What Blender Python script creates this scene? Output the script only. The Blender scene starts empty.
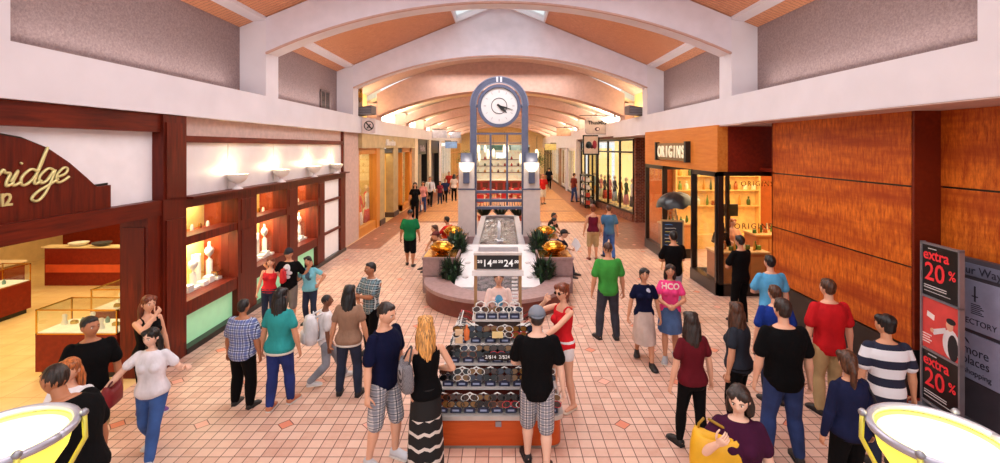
import bpy, bmesh, math, random
import numpy as np
from mathutils import Vector, Matrix
from mathutils.bvhtree import BVHTree
random.seed(7)
R = math.radians
sc = bpy.context.scene
COL = sc.collection

# ---------------------------------------------------------------- camera, world, exposure
CH, F, VX, VY = 3.6, 470.0, 503.0, 147.0
cam_d = bpy.data.cameras.new('camera')
cam = bpy.data.objects.new('camera', cam_d); COL.objects.link(cam)
cam.location = (0, 0, CH); cam.rotation_euler = (R(90), 0, 0)
cam_d.sensor_fit = 'HORIZONTAL'; cam_d.sensor_width = 36.0
cam_d.lens = 36.0 * F / 1000.0
cam_d.shift_x = (500.0 - VX) / 1000.0
cam_d.shift_y = -(231.5 - VY) / 1000.0
cam_d.clip_start = 0.05; cam_d.clip_end = 400
sc.camera = cam
w = bpy.data.worlds.new('sky'); sc.world = w; w.use_nodes = True
w.node_tree.nodes['Background'].inputs[0].default_value = (0.93, 0.96, 1.0, 1)
w.node_tree.nodes['Background'].inputs[1].default_value = .9
sc.view_settings.view_transform = 'Standard'; sc.view_settings.look = 'None'
sc.view_settings.exposure = 0.42; sc.view_settings.gamma = 1.0
sc.view_settings.use_curve_mapping = False
sc.cycles.max_bounces = 6; sc.cycles.diffuse_bounces = 4; sc.cycles.glossy_bounces = 3
sc.cycles.transmission_bounces = 4; sc.cycles.transparent_max_bounces = 12
sc.cycles.caustics_reflective = False; sc.cycles.caustics_refractive = False
sc.cycles.sample_clamp_indirect = 6.0
sc.cycles.use_denoising = True

def area(name, loc, rot, sx, sy, power, color=(1, .93, .84), spread=180):
    d = bpy.data.lights.new(name, 'AREA'); d.shape = 'RECTANGLE'; d.size = sx; d.size_y = sy
    d.energy = power; d.color = color; d.spread = R(spread)
    o = bpy.data.objects.new(name, d); COL.objects.link(o)
    o.location = loc; o.rotation_euler = tuple(R(a) for a in rot); return o
def point(name, loc, power, color=(1, .85, .6), rad=.08):
    d = bpy.data.lights.new(name, 'POINT'); d.energy = power; d.color = color; d.shadow_soft_size = rad
    o = bpy.data.objects.new(name, d); COL.objects.link(o); o.location = loc; return o

# unseen fill lights added to brighten the hall, high between the arch beams
for i, y in enumerate((-3.5, 1.5, 7.6)):
    area('hall_fill', (-.1, y, 7.3), (0, 0, 0), 8.0, 3.2, (190, 230, 260)[i], (.96, .955, .97))
area('hall_fill', (-.1, 13.0, 8.0), (0, 0, 0), 4.5, 2.0, 260, (.96, .95, .96))
for k in range(7):
    area('vault_fill', (-.1, 19.0 if k == 0 else 22.9 + 6.15 * (k - 1), 6.75 if k == 0 else 6.42), (0, 0, 0), 6.0 if k == 0 else 3.0, 1.8, 150, (1, .95, .88))  # added fill for the vault bays, hidden above the ribs
# cove uplights standing on the ledges of the fascia
for s in (-1, 1):
    for y, ln in ((8.0, 4.5), (14.2, 4.5)):
        area('cove_light', (s * 5.7 - .1, y, 4.95), (0, 180, 0), .3, ln, 12, (1, .92, .86))
    for k in range(6):
        area('cove_light', (s * 5.3 - .1, 23.8 + 6.15 * k, 4.9), (0, 180 + s * 25, 0), .25, 3.6, 130, (1, .90, .70))
    area('cove_light', (s * 5.55 - .1, 19.0, 4.9), (0, 180, 0), .25, 1.8, 30, (1, .80, .52))

# ---------------------------------------------------------------- helpers
def lin(c):
    if len(c) == 3 and max(c) > 1.001:
        c = [v / 255.0 for v in c]
        c = [v / 12.92 if v <= .04045 else ((v + .055) / 1.055) ** 2.4 for v in c]
    return (c[0], c[1], c[2], 1.0)

class E:
    """tiny expression wrapper over shader math nodes"""
    def __init__(s, nt, sock): s.nt, s.k = nt, sock
    def _op(s, op, *o):
        n = s.nt.nodes.new('ShaderNodeMath'); n.operation = op
        for i, v in enumerate((s,) + o):
            if isinstance(v, E): s.nt.links.new(v.k, n.inputs[i])
            else: n.inputs[i].default_value = v
        return E(s.nt, n.outputs[0])
    def __add__(s, o): return s._op('ADD', o)
    def __sub__(s, o): return s._op('SUBTRACT', o)
    def __mul__(s, o): return s._op('MULTIPLY', o)
    def __truediv__(s, o): return s._op('DIVIDE', o)
    def abs(s): return s._op('ABSOLUTE')
    def floor(s): return s._op('FLOOR')
    def fract(s): return s._op('FRACT')
    def lt(s, o): return s._op('LESS_THAN', o)
    def gt(s, o): return s._op('GREATER_THAN', o)
    def max(s, o): return s._op('MAXIMUM', o)
    def min(s, o): return s._op('MINIMUM', o)
    def sin(s): return s._op('SINE')
    def mod(s, o): return s._op('FLOORED_MODULO', o)

def new_mat(name):
    m = bpy.data.materials.new(name); m.use_nodes = True
    nt = m.node_tree; b = nt.nodes['Principled BSDF']
    return m, nt, b
def coords(nt):
    t = nt.nodes.new('ShaderNodeTexCoord'); s = nt.nodes.new('ShaderNodeSeparateXYZ')
    nt.links.new(t.outputs['Object'], s.inputs[0])
    return t.outputs['Object'], E(nt, s.outputs[0]), E(nt, s.outputs[1]), E(nt, s.outputs[2])
def mix(nt, f, a, b):
    n = nt.nodes.new('ShaderNodeMix'); n.data_type = 'RGBA'
    for k, v in ((0, f), (6, a), (7, b)):
        if isinstance(v, E): nt.links.new(v.k, n.inputs[k])
        elif isinstance(v, bpy.types.NodeSocket): nt.links.new(v, n.inputs[k])
        elif k == 0: n.inputs[0].default_value = v
        else: n.inputs[k].default_value = lin(v)
    return n.outputs[2]
def noise(nt, vec, scale, detail=3, stretch=None, rough=.5):
    if stretch:
        mp = nt.nodes.new('ShaderNodeMapping'); mp.inputs['Scale'].default_value = stretch
        nt.links.new(vec, mp.inputs[0]); vec = mp.outputs[0]
    n = nt.nodes.new('ShaderNodeTexNoise'); n.inputs['Scale'].default_value = scale
    n.inputs['Detail'].default_value = detail; n.inputs['Roughness'].default_value = rough
    nt.links.new(vec, n.inputs['Vector']); return E(nt, n.outputs['Fac'])
def bump(nt, b, h, strength=.3, dist=.01):
    n = nt.nodes.new('ShaderNodeBump'); n.inputs['Strength'].default_value = strength
    n.inputs['Distance'].default_value = dist
    nt.links.new(h.k, n.inputs['Height']); nt.links.new(n.outputs[0], b.inputs['Normal'])
def sharpen(nt, f, lo, hi):
    n = nt.nodes.new('ShaderNodeMapRange'); n.inputs[1].default_value = lo; n.inputs[2].default_value = hi
    nt.links.new(f.k, n.inputs[0]); return E(nt, n.outputs[0])

_mc = {}
def flat(col, rough=.6, metal=0.0, var=.10, scale=6.0, emit=0.0, bmp=0.0, sheen=0.0, name='surface'):
    key = (tuple(col), rough, metal, var, scale, emit, bmp, sheen)
    if key in _mc: return _mc[key]
    m, nt, b = new_mat(name)
    v, x, y, z = coords(nt)
    n = noise(nt, v, scale, 4)
    f = sharpen(nt, n, .3, .7)
    c = lin(col)
    lo = tuple(k * (1 - var) for k in c[:3]); hi = tuple(min(1, k * (1 + var)) for k in c[:3])
    mx = nt.nodes.new('ShaderNodeMix'); mx.data_type = 'RGBA'
    nt.links.new(f.k, mx.inputs[0]); mx.inputs[6].default_value = lo + (1,); mx.inputs[7].default_value = hi + (1,)
    nt.links.new(mx.outputs[2], b.inputs['Base Color'])
    b.inputs['Roughness'].default_value = rough; b.inputs['Metallic'].default_value = metal
    if emit:
        b.inputs['Emission Color'].default_value = c; b.inputs['Emission Strength'].default_value = emit
    if bmp: bump(nt, b, noise(nt, v, scale * 6, 3), bmp)
    _mc[key] = m; return m

def glass(col=(225, 235, 235), a=.12, rough=.02, name='glass'):
    key = ('glass', tuple(col), a)
    if key in _mc: return _mc[key]
    m = bpy.data.materials.new(name); m.use_nodes = True; nt = m.node_tree
    nt.nodes.clear(); o = nt.nodes.new('ShaderNodeOutputMaterial')
    t = nt.nodes.new('ShaderNodeBsdfTransparent'); g = nt.nodes.new('ShaderNodeBsdfGlossy')
    g.inputs['Roughness'].default_value = rough; g.inputs['Color'].default_value = lin(col)
    t.inputs['Color'].default_value = (.97, .98, .97, 1)
    fr = nt.nodes.new('ShaderNodeLayerWeight'); fr.inputs[0].default_value = .35
    fc = E(nt, fr.outputs['Facing']); ad = fc * fc * fc * .45 + a * .25
    s = nt.nodes.new('ShaderNodeMixShader'); nt.links.new(ad.k, s.inputs[0])
    nt.links.new(t.outputs[0], s.inputs[1]); nt.links.new(g.outputs[0], s.inputs[2])
    nt.links.new(s.outputs[0], o.inputs[0]); _mc[key] = m; return m

def wood(c1, c2, c3, axis='z', rough=.32, scale=1.0, planks=0.0, name='wood'):
    m, nt, b = new_mat(name)
    v, x, y, z = coords(nt)
    st = {'z': (6, 6, .5), 'y': (6, .5, 6), 'x': (.5, 6, 6)}[axis]
    g = noise(nt, v, 2.6 * scale, 5, st, .62)
    big = noise(nt, v, .9 * scale, 3, (1, .35, 1.3))
    c = mix(nt, sharpen(nt, g, .32, .7), c1, c2)
    c = mix(nt, sharpen(nt, big, .42, .72), c, c3)
    if planks:
        a = {'z': x, 'y': x, 'x': y}[axis]
        c = mix(nt, (a / planks).fract().lt(.07), c, tuple(k * .45 for k in c1))
    nt.links.new(c, b.inputs['Base Color'])
    b.inputs['Roughness'].default_value = max(rough, .42); b.inputs['Specular IOR Level'].default_value = .25
    bump(nt, b, g, .08)
    return m

class MB:
    def __init__(s): s.v = []; s.f = []; s.m = []
    def add(s, vs, fs, mi=0):
        o = len(s.v); s.v += [tuple(p) for p in vs]
        s.f += [tuple(i + o for i in f) for f in fs]; s.m += [mi] * len(fs); return s
    def box(s, x0, x1, y0, y1, z0, z1, mi=0, bev=0.0):
        if x0 > x1: x0, x1 = x1, x0
        if y0 > y1: y0, y1 = y1, y0
        if z0 > z1: z0, z1 = z1, z0
        if bev:
            bm = bmesh.new(); bmesh.ops.create_cube(bm, size=1)
            for q in bm.verts: q.co = Vector(((x0 + x1) / 2 + q.co.x * (x1 - x0), (y0 + y1) / 2 + q.co.y * (y1 - y0), (z0 + z1) / 2 + q.co.z * (z1 - z0)))
            bmesh.ops.bevel(bm, geom=bm.edges[:], offset=bev, segments=2, affect='EDGES', profile=.6)
            bm.verts.ensure_lookup_table()
            s.add([q.co for q in bm.verts], [[q.index for q in f.verts] for f in bm.faces], mi); bm.free(); return s
        vs = [(x, y, z) for z in (z0, z1) for y in (y0, y1) for x in (x0, x1)]
        return s.add(vs, [(0, 2, 3, 1), (4, 5, 7, 6), (0, 1, 5, 4), (2, 6, 7, 3), (0, 4, 6, 2), (1, 3, 7, 5)], mi)
    def prism(s, pts, axis, a0, a1, mi=0):
        """2-D outline pts extruded along axis: x -> (y,z), y -> (x,z), z -> (x,y)"""
        def P(p, a): return {'x': (a, p[0], p[1]), 'y': (p[0], a, p[1]), 'z': (p[0], p[1], a)}[axis]
        n = len(pts); vs = [P(p, a0) for p in pts] + [P(p, a1) for p in pts]
        fs = [tuple(range(n)), tuple(range(2 * n - 1, n - 1, -1))]
        fs += [(i, i + n, (i + 1) % n + n, (i + 1) % n) for i in range(n)]
        return s.add(vs, fs, mi)
    def loft(s, rings, mi=0, closed=True):
        n = len(rings[0]); vs = [p for r in rings for p in r]; fs = []
        for k in range(len(rings) - 1):
            for i in range(n):
                j = (i + 1) % n
                fs.append((k * n + i, k * n + j, (k + 1) * n + j, (k + 1) * n + i))
        if closed: fs += [tuple(range(n - 1, -1, -1)), tuple(range((len(rings) - 1) * n, len(rings) * n))]
        return s.add(vs, fs, mi)
    def tube(s, pts, r, n=8, mi=0, cap=True):
        pts = [Vector(p) for p in pts]
        rs = r if isinstance(r, (list, tuple)) else [r] * len(pts)
        rings = []; prev = None
        for i, p in enumerate(pts):
            d = (pts[min(i + 1, len(pts) - 1)] - pts[max(i - 1, 0)])
            d = d.normalized() if d.length > 1e-9 else Vector((0, 0, 1))
            if prev is None:
                a = Vector((0, 0, 1)) if abs(d.z) < .9 else Vector((1, 0, 0))
                u = d.cross(a).normalized()
            else:
                u = (prev - d * prev.dot(d)); u = u.normalized() if u.length > 1e-6 else d.orthogonal().normalized()
            prev = u; w_ = d.cross(u)
            rings.append([p + (u * math.cos(2 * math.pi * k / n) + w_ * math.sin(2 * math.pi * k / n)) * rs[i] for k in range(n)])
        return s.loft(rings, mi, cap)
    def cyl(s, x, y, z0, z1, r, n=16, r2=None, mi=0):
        return s.tube([(x, y, z0), (x, y, z1)], [r, r if r2 is None else r2], n, mi)
    def lathe(s, prof, x=0, y=0, z=0, n=24, mi=0, sx=1, sy=1, closed=False):
        rings = [[(x + max(r, 1e-4) * sx * math.cos(2 * math.pi * k / n), y + max(r, 1e-4) * sy * math.sin(2 * math.pi * k / n), z + h) for k in range(n)] for r, h in prof]
        return s.loft(rings, mi, closed)
    def ball(s, c, rx, ry=None, rz=None, n=12, m=8, mi=0, M=None):
        ry = ry or rx; rz = rz or rx
        rings = []
        for j in range(m + 1):
            t = math.pi * j / m; t = min(max(t, .02), math.pi - .02)
            ring = []
            for k in range(n):
                p = Vector((rx * math.sin(t) * math.cos(2 * math.pi * k / n), ry * math.sin(t) * math.sin(2 * math.pi * k / n), -rz * math.cos(t)))
                if M is not None: p = M @ p
                ring.append(p + Vector(c))
            rings.append(ring)
        return s.loft(rings, mi, True)
    def mesh(s, name, mats):
        me = bpy.data.meshes.new(name); me.from_pydata([tuple(p) for p in s.v], [], s.f)
        for m in (mats if isinstance(mats, (list, tuple)) else [mats]): me.materials.append(m)
        if any(s.m): me.polygons.foreach_set('material_index', s.m)
        bm = bmesh.new(); bm.from_mesh(me); bmesh.ops.recalc_face_normals(bm, faces=bm.faces); bm.to_mesh(me); bm.free()
        me.validate(); me.update(); return me
    def build(s, name, mats, parent=None, smooth=None, loc=None, **tags):
        o = bpy.data.objects.new(name, s.mesh(name, mats)); COL.objects.link(o)
        if parent is not None: o.parent = parent
        if loc: o.location = loc
        if smooth is not None:
            o.data.shade_smooth() if smooth >= 180 else o.data.set_sharp_from_angle(angle=R(smooth))
            for p in o.data.polygons: p.use_smooth = True
        for k, v_ in tags.items(): o[k] = v_
        return o
def tag(o, label, cat, group=None, kind=None):
    o['label'] = label; o['category'] = cat
    if group: o['group'] = group
    if kind: o['kind'] = kind
    return o
def empty(name, loc, label=None, cat=None, group=None, rz=0):
    o = bpy.data.objects.new(name, None); COL.objects.link(o); o.empty_display_size = .1
    o.location = loc; o.rotation_euler = (0, 0, R(rz))
    if label: tag(o, label, cat, group)
    return o
KIDS = {}
def copy_tree(o, parent=None):
    c = o.copy(); COL.objects.link(c); c.parent = parent
    for ch in [q for q in o.children]: copy_tree(ch, c)
    return c
def struct(o): o['kind'] = 'structure'; return o
def gp(px, py, z=0.0):
    Y = F * (CH - z) / (py - VY); return Vector(((px - VX) * Y / F, Y, z))
def at(px, py, Y): return Vector(((px - VX) * Y / F, Y, CH - (py - VY) * Y / F))

def text_mesh(body, size, extrude=.01, shear=0.0, spacing=1.0, bold=0.0, align='CENTER', res=3):
    c = bpy.data.curves.new('lettering', 'FONT'); c.body = body; c.size = size; c.extrude = extrude
    c.shear = shear; c.space_character = spacing; c.offset = bold; c.align_x = align; c.resolution_u = res
    o = bpy.data.objects.new('lettering', c); COL.objects.link(o)
    bpy.context.view_layer.update()
    me = bpy.data.meshes.new_from_object(o.evaluated_get(bpy.context.evaluated_depsgraph_get()))
    bpy.data.objects.remove(o); return me
def text(body, size, loc, facing, mat, parent=None, name='lettering', extrude=.008, sx=1.0, **kw):
    """facing: '-y' towards the camera, '+x' on a left wall, '-x' on a right wall"""
    me = text_mesh(body, size, extrude, **kw); me.materials.clear(); me.materials.append(mat)
    rot = {'-y': Matrix.Rotation(R(90), 4, 'X'),
           '+x': Matrix.Rotation(R(90), 4, 'Z') @ Matrix.Rotation(R(90), 4, 'X'),
           '-x': Matrix.Rotation(R(-90), 4, 'Z') @ Matrix.Rotation(R(90), 4, 'X')}[facing] if isinstance(facing, str) else facing
    me.transform(Matrix.Translation(loc) @ rot @ Matrix.Diagonal((sx, 1, 1, 1)))
    o = bpy.data.objects.new(name, me); COL.objects.link(o)
    if parent is not None: o.parent = parent
    return o
# ================================================================ materials of the hall
WHITE = flat((228, 222, 228), .7, var=.04, scale=1.5, bmp=.05, name='white_plaster')
def stucco_mat():
    m, nt, b = new_mat('mauve_stucco'); v, x, y, z = coords(nt)
    n = noise(nt, v, 30, 6, None, .75)
    nt.links.new(mix(nt, sharpen(nt, n, .3, .7), (124, 104, 105), (168, 146, 144)), b.inputs['Base Color'])
    b.inputs['Roughness'].default_value = .95; bump(nt, b, n, .5, .02); return m
STUCCO = stucco_mat()
PINKST = flat((206, 176, 166), .9, var=.1, scale=10, bmp=.2, name='pink_plaster')
RIBM = flat((202, 166, 156), .85, var=.08, scale=8, bmp=.1, name='rib_plaster')
CREAM = flat((242, 230, 204), .85, var=.06, scale=3, name='cream_vault_plaster')
ROOFW = wood((198, 130, 94), (226, 164, 124), (212, 146, 108), 'x', .5, 1.2, .11, 'ceiling_boards')
MAHOG = wood((66, 16, 8), (122, 38, 16), (86, 22, 11), 'z', .28, 1.0, 0, 'mahogany')
MAHOGY = wood((66, 16, 8), (122, 38, 16), (86, 22, 11), 'y', .28, 1.0, 0, 'mahogany_rail')
def panel_mat():
    m, nt, b = new_mat('figured_veneer'); v, x, y, z = coords(nt)
    fine = noise(nt, v, 9, 6, (1, 2.2, .45), .75)
    band = noise(nt, v, 1.1, 4, (.6, .28, 2.4), .6)
    c = mix(nt, sharpen(nt, fine, .33, .68), (156, 56, 12), (240, 130, 40))
    c = mix(nt, sharpen(nt, band, .44, .66) * .85, c, (146, 46, 14))
    nt.links.new(c, b.inputs['Base Color']); b.inputs['Roughness'].default_value = .42; b.inputs['Specular IOR Level'].default_value = .25
    bump(nt, b, fine, .06); return m
PANEL = panel_mat()
ORANGEW = wood((206, 112, 40), (226, 142, 62), (216, 126, 48), 'y', .4, 1.0, 0, 'honey_wood')
REDWOOD = wood((112, 28, 14), (140, 40, 18), (124, 32, 16), 'y', .4, 1.0, 0, 'red_wood')
BLACK = flat((18, 15, 16), .35, var=.2, name='black_lacquer')
DARKFR = flat((30, 18, 14), .3, var=.2, name='dark_frame')
STONE = flat((190, 160, 158), .6, var=.12, scale=14, bmp=.08, name='pink_stone')
MARBLE = flat((232, 224, 226), .35, var=.05, scale=3, name='white_marble')
STEEL = flat((88, 92, 116), .38, metal=.35, var=.12, scale=5, name='blue_grey_steel')
GREYM = flat((150, 148, 156), .35, metal=.6, var=.08, name='grey_metal')
BRASS = flat((214, 160, 60), .22, metal=1.0, var=.12, name='brass')
BRICK = None
def brick_mat():
    m, nt, b = new_mat('brick'); v, x, y, z = coords(nt)
    row = (z / .075).floor(); off = row.mod(2.0) * .5
    u = ((x + y) / .21 + off)
    g = u.fract().lt(.07).max((z / .075).fract().lt(.14))
    h = noise(nt, v, 5, 2)
    c = mix(nt, sharpen(nt, h, .35, .65), (96, 42, 26), (140, 72, 46))
    nt.links.new(mix(nt, g, c, (150, 120, 100)), b.inputs['Base Color'])
    b.inputs['Roughness'].default_value = .85; return m
BRICK = brick_mat()

def floor_mat():
    m, nt, b = new_mat('floor_tiles'); v, x, y, z = coords(nt)
    u = (x - 1.55) / .156; q = (y - 6.1) / .160
    fu = (u + .5).fract(); fq = (q + .5).fract()      # 0.5 = grout line through the diamonds' centres
    gr = ((fu - .5).abs().lt(.032)).max((fq - .5).abs().lt(.036))
    wn = nt.nodes.new('ShaderNodeTexWhiteNoise'); wn.noise_dimensions = '2D'
    cb = nt.nodes.new('ShaderNodeCombineXYZ'); nt.links.new(u.floor().k, cb.inputs[0]); nt.links.new(q.floor().k, cb.inputs[1])
    nt.links.new(cb.outputs[0], wn.inputs['Vector'])
    rnd = E(nt, wn.outputs['Value'])
    cl = noise(nt, v, 14, 4)
    pink = mix(nt, rnd, (206, 158, 138), (230, 192, 172))
    pink = mix(nt, sharpen(nt, cl, .3, .8) * .35, pink, (236, 206, 188))
    tan = mix(nt, rnd, (196, 128, 72), (220, 156, 92))
    brown = mix(nt, rnd, (120, 50, 30), (150, 70, 40))
    # zones: pink near, tan beyond y = 22.4 with darker strips; brown borders along the far shop fronts
    far = y.gt(22.4)
    c = mix(nt, far, pink, tan)
    strip = ((y - 22.6).abs().lt(.22)).max((y - 26.4).abs().lt(.16)).max((y - 32.3).abs().lt(.2)).max((y - 40.0).abs().lt(.25)).max((y - 48.0).abs().lt(.25))
    edge = x.gt(4.15).max(x.lt(-4.4)) * y.gt(16.6)
    c = mix(nt, strip.max(edge) * .8, c, brown)
    # lozenges every seven tiles
    du = ((u / 7.0 + .5).fract() - .5).abs() * 1.092
    dq = ((q / 7.0 + .5).fract() - .5).abs() * 1.12
    d = du + dq
    near = y.lt(22.4) * (x.gt(4.9) * -1.0 + 1.0)
    inn = d.lt(.098) * near; rim = d.lt(.112) * near
    odd = ((u / 7.0 + .5).floor() + (q / 7.0 + .5).floor()).mod(2.0)
    loz = mix(nt, odd, (226, 140, 112), (236, 176, 156))
    c = mix(nt, gr, c, (104, 68, 60))
    c = mix(nt, rim, c, (104, 56, 50)); c = mix(nt, inn, c, loz)
    nt.links.new(c, b.inputs['Base Color'])
    b.inputs['Roughness'].default_value = .40; b.inputs['Specular IOR Level'].default_value = .35
    hb = gr * -1.0 + 1.0
    bump(nt, b, hb, .25, .004)
    return m
def store_floor_mat():
    m, nt, b = new_mat('shop_floor'); v, x, y, z = coords(nt)
    u = (x / .45 ).fract(); q = (y / .45).fract(); g = u.lt(.02).max(q.lt(.02))
    n = noise(nt, v, 3, 4)
    c = mix(nt, sharpen(nt, n, .3, .7), (232, 194, 130), (244, 216, 160))
    nt.links.new(mix(nt, g, c, (206, 164, 104)), b.inputs['Base Color']); b.inputs['Roughness'].default_value = .3; return m

# ================================================================ shell
LX, RX = -5.45, 5.25          # fascia faces
GL = -5.6                     # left shop plane
YE = 62.0                     # far end
struct(MB().box(-5.6, 7.2, -6, YE, -.2, 0).build('floor', floor_mat()))
struct(MB().box(-15, -5.6, -2, YE, -.2, 0).build('floor', store_floor_mat()))
struct(MB().box(7.2, 12, 9.0, YE, -.2, 0).build('floor', store_floor_mat()))
# dark wood strip in the floor under the directory
struct(MB().box(5.0, 6.28, 2.5, 7.2, 0, .012).build('trim_1', REDWOOD))

# fascias (left and right), long white bands with a ledge behind
def fascia(side, x0, x1):
    struct(MB().box(x0, x1, -4, YE, 4.135, 4.775).build('trim_%s' % side, WHITE))
fascia('left_fascia', -6.35, LX)
fascia('right_fascia', RX, 6.25)
# clerestory walls
PY = [(-1.6, -1.0), (4.6, 5.2), (10.8, 11.4), (17.1, 17.7)]
for side, s, wx, fx in (('left', -1, -6.05, LX), ('right', 1, 5.85, RX)):
    struct(MB().box(wx, wx + s * .15, -4, 17.1, 4.77, 6.9).build('wall_%s_clerestory' % side, STUCCO))
    struct(MB().box(wx - s * .03, wx, 21.2, YE, 4.77, 5.35).build('wall_%s_spring' % side, WHITE))
    struct(MB().box(wx, wx + s * .15, 17.7, YE, 4.77, 6.4).build('wall_%s_vault' % side, CREAM))
    # shadow line frame around each panel: slim reveal strips
    for a, bb in zip(PY[:-1], PY[1:]):
        struct(MB().box(wx - s * .0, wx - s * .03, a[1], bb[0], 6.42, 6.5).build('trim_%s_panel' % side, WHITE))
    for k, (y0, y1) in enumerate(PY):
        struct(MB().box(fx, wx + s * .1, y0, y1, 4.775, 6.62).build('trim_%s_pilaster' % side, WHITE))
# vault-side pilasters under the ribs
RIBY = [20.3 + 6.15 * k for k in range(7)]
CXM = (LX + RX) / 2
HW = (RX - LX) / 2
def arc(z0, z1, n=28, hw=HW):
    """outline of an arc from the left spring at height z0 through the crown at z1"""
    out = []; s = z1 - z0; r = (hw * hw + s * s) / (2 * s); a = math.asin(hw / r)
    for i in range(n + 1):
        t = -a + 2 * a * i / n; out.append((CXM + r * math.sin(t), z1 - r + r * math.cos(t)))
    return out
BEAM = flat((226, 220, 230), .75, var=.05, scale=3, bmp=.05, name='beam_plaster')
for k, (y0, y1) in enumerate(PY[1:]):
    low = arc(5.78, 6.95)
    o = MB().prism(low + [(RX, 6.58), (CXM, 8.78), (LX, 6.58)], 'y', y0, y1).build('trim_arch_beam', BEAM)
    struct(o)
    # thin lip under the arch
    l2 = arc(5.74, 6.91, 28); 
    struct(MB().prism(low + l2[::-1], 'y', y0 - .02, y0 + .05).build('trim_arch_lip', RIBM))
def roof_z(x): return 8.8 - abs(x - CXM) * (2.2 / HW)
# gable roof boards, with skylights near the ridge between the beams
SKY = (12.2, 17.0)
rf = MB()
for s in (-1, 1):
    def strip(a, b, y0, y1):
        xa, xb = CXM + s * a, CXM + s * b
        p = [(xa, roof_z(xa)), (xb, roof_z(xb)), (xb, roof_z(xb) + .12), (xa, roof_z(xa) + .12)]
        rf.prism(p, 'y', y0, y1)
    strip(0, 6.3, -4, SKY[0]); strip(1.62, 6.3, *SKY); strip(0, .22, *SKY); strip(0, 6.3, SKY[1], 17.4)
struct(rf.build('ceiling', ROOFW))
for s in (-1, 1):
    f = MB()
    for (a, b, y0, y1) in ((.22, .28, *SKY), (1.56, 1.62, *SKY), (.28, 1.56, SKY[0], SKY[0] + .06), (.28, 1.56, SKY[1] - .06, SKY[1])):
        xa, xb = CXM + s * a, CXM + s * b
        f.prism([(xa, roof_z(xa) - .05), (xb, roof_z(xb) - .05), (xb, roof_z(xb) + .2), (xa, roof_z(xa) + .2)], 'y', y0, y1)
    o = struct(f.build('window_skylight', WHITE))
    xa, xb = CXM + s * .28, CXM + s * 1.56
    MB().prism([(xa, roof_z(xa) + .1), (xb, roof_z(xb) + .1), (xb, roof_z(xb) + .11), (xa, roof_z(xa) + .11)], 'y', *SKY).build('pane', glass(), o)
# eave soffit strips in white along the roof foot
for side, s, fx, wx in (('left', -1, LX, -6.05), ('right', 1, RX, 5.85)):
    struct(MB().prism([(fx, 6.52), (wx, 6.44), (wx, 6.5), (fx, 6.62)], 'y', -4, 17.1).build('trim_%s_eave' % side, WHITE))
# vault beyond the second beam
up = arc(5.75, 7.30, 28, HW + .55); up2 = arc(5.9, 7.45, 28, HW + .55)
struct(MB().prism(up + up2[::-1], 'y', 17.6, 20.4).build('ceiling', PINKST))
up = arc(5.40, 6.56, 28, HW + .55); up2 = arc(5.55, 6.72, 28, HW + .55)
struct(MB().prism(up + up2[::-1], 'y', 20.4, YE).build('ceiling', CREAM))
for y in RIBY:
    a = arc(4.94, 6.06, 28); b2 = arc(5.9, 7.38, 28) if y < 21 else arc(5.38, 6.64, 28)
    o = MB().prism(a + b2[::-1], 'y', y, y + .8).build('trim_vault_rib', RIBM)
    struct(o)
    m = MB()
    m.box(LX - .6, LX, y - .05, y + .85, 4.775, 5.5); m.box(RX, RX + .6, y - .05, y + .85, 4.775, 5.5)
    struct(m.build('trim_rib_foot', RIBM))
# far end wall
struct(MB().box(-7, 7, YE, YE + .3, 0, 8).build('wall_far', flat((240, 214, 170), .8, name='far_wall')))
struct(MB().box(-16, -6.35, -4, YE, 4.14, 4.3).build('ceiling', WHITE))
struct(MB().box(6.25, 13, -4, YE, 4.14, 4.3).build('ceiling', WHITE))
struct(MB().box(5.25, 7.5, 10.35, 11.4, 4.10, 4.13).build('ceiling', PINKST))
# mall wall pieces above shops / outside envelope
struct(MB().box(-6.35, -6.2, -4, YE, 4.135, 4.8).build('wall_left', WHITE))

# air grille high on the left wall
g = MB(); v0 = 14.6
t = empty('air_vent', (-6.05, 15.9, 5.2), 'small dark louvred air grille high on the mauve left wall', 'vent')
MB().box(0, .03, -.38, .38, -.3, .3).build('backing', BLACK, t)
fr = MB(); fr.box(.03, .05, -.4, .4, -.32, -.27); fr.box(.03, .05, -.4, .4, .27, .32); fr.box(.03, .05, -.4, -.36, -.32, .32); fr.box(.03, .05, .36, .4, -.32, .32); fr.box(.03, .05, -.02, .02, -.3, .3)
fr.build('frame', flat((120, 96, 92), .6), t)
for k in range(7):
    MB().box(.03, .045, -.36, .36, -.25 + k * .08, -.22 + k * .08).build('louvre', flat((84, 66, 64), .6), t)

# ================================================================ left: jewellery shop front
def zl(px, py, X=-5.6):
    Y = X * F / (px - VX); return Y, CH - (py - VY) * Y / F
wall = MB()
# header wall field (pale) between beams, near shop
struct(MB().box(-5.9, -5.66, -2, 7.6, 2.62, 4.135).build('wall_left_header', flat((244, 240, 244), .6, var=.04, scale=4, name='pale_header')))
o = MB(); o.box(-5.85, -5.52, -2, 7.6, 3.84, 4.13); struct(o.build('trim_header_beam', MAHOGY))
o = MB(); o.box(-5.9, -5.5, -2, 7.6, 2.5, 2.74); struct(o.build('trim_header_rail', MAHOGY))
o = MB(); o.box(-5.9, -5.48, 7.58, 8.14, 0, 4.13)
for k in (0, 1): o.box(-5.48, -5.455, 7.63, 8.09, (.25, 2.75)[k], (2.4, 4.0)[k])
struct(o.build('trim_post', MAHOG))
# jambs of the entrance
o = MB(); o.box(-5.95, -5.52, 7.30, 7.58, 0, 2.5); o.box(-5.9, -5.56, 7.28, 7.30, .2, 2.35)
struct(o.build('trim_jamb', MAHOG))
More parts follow.
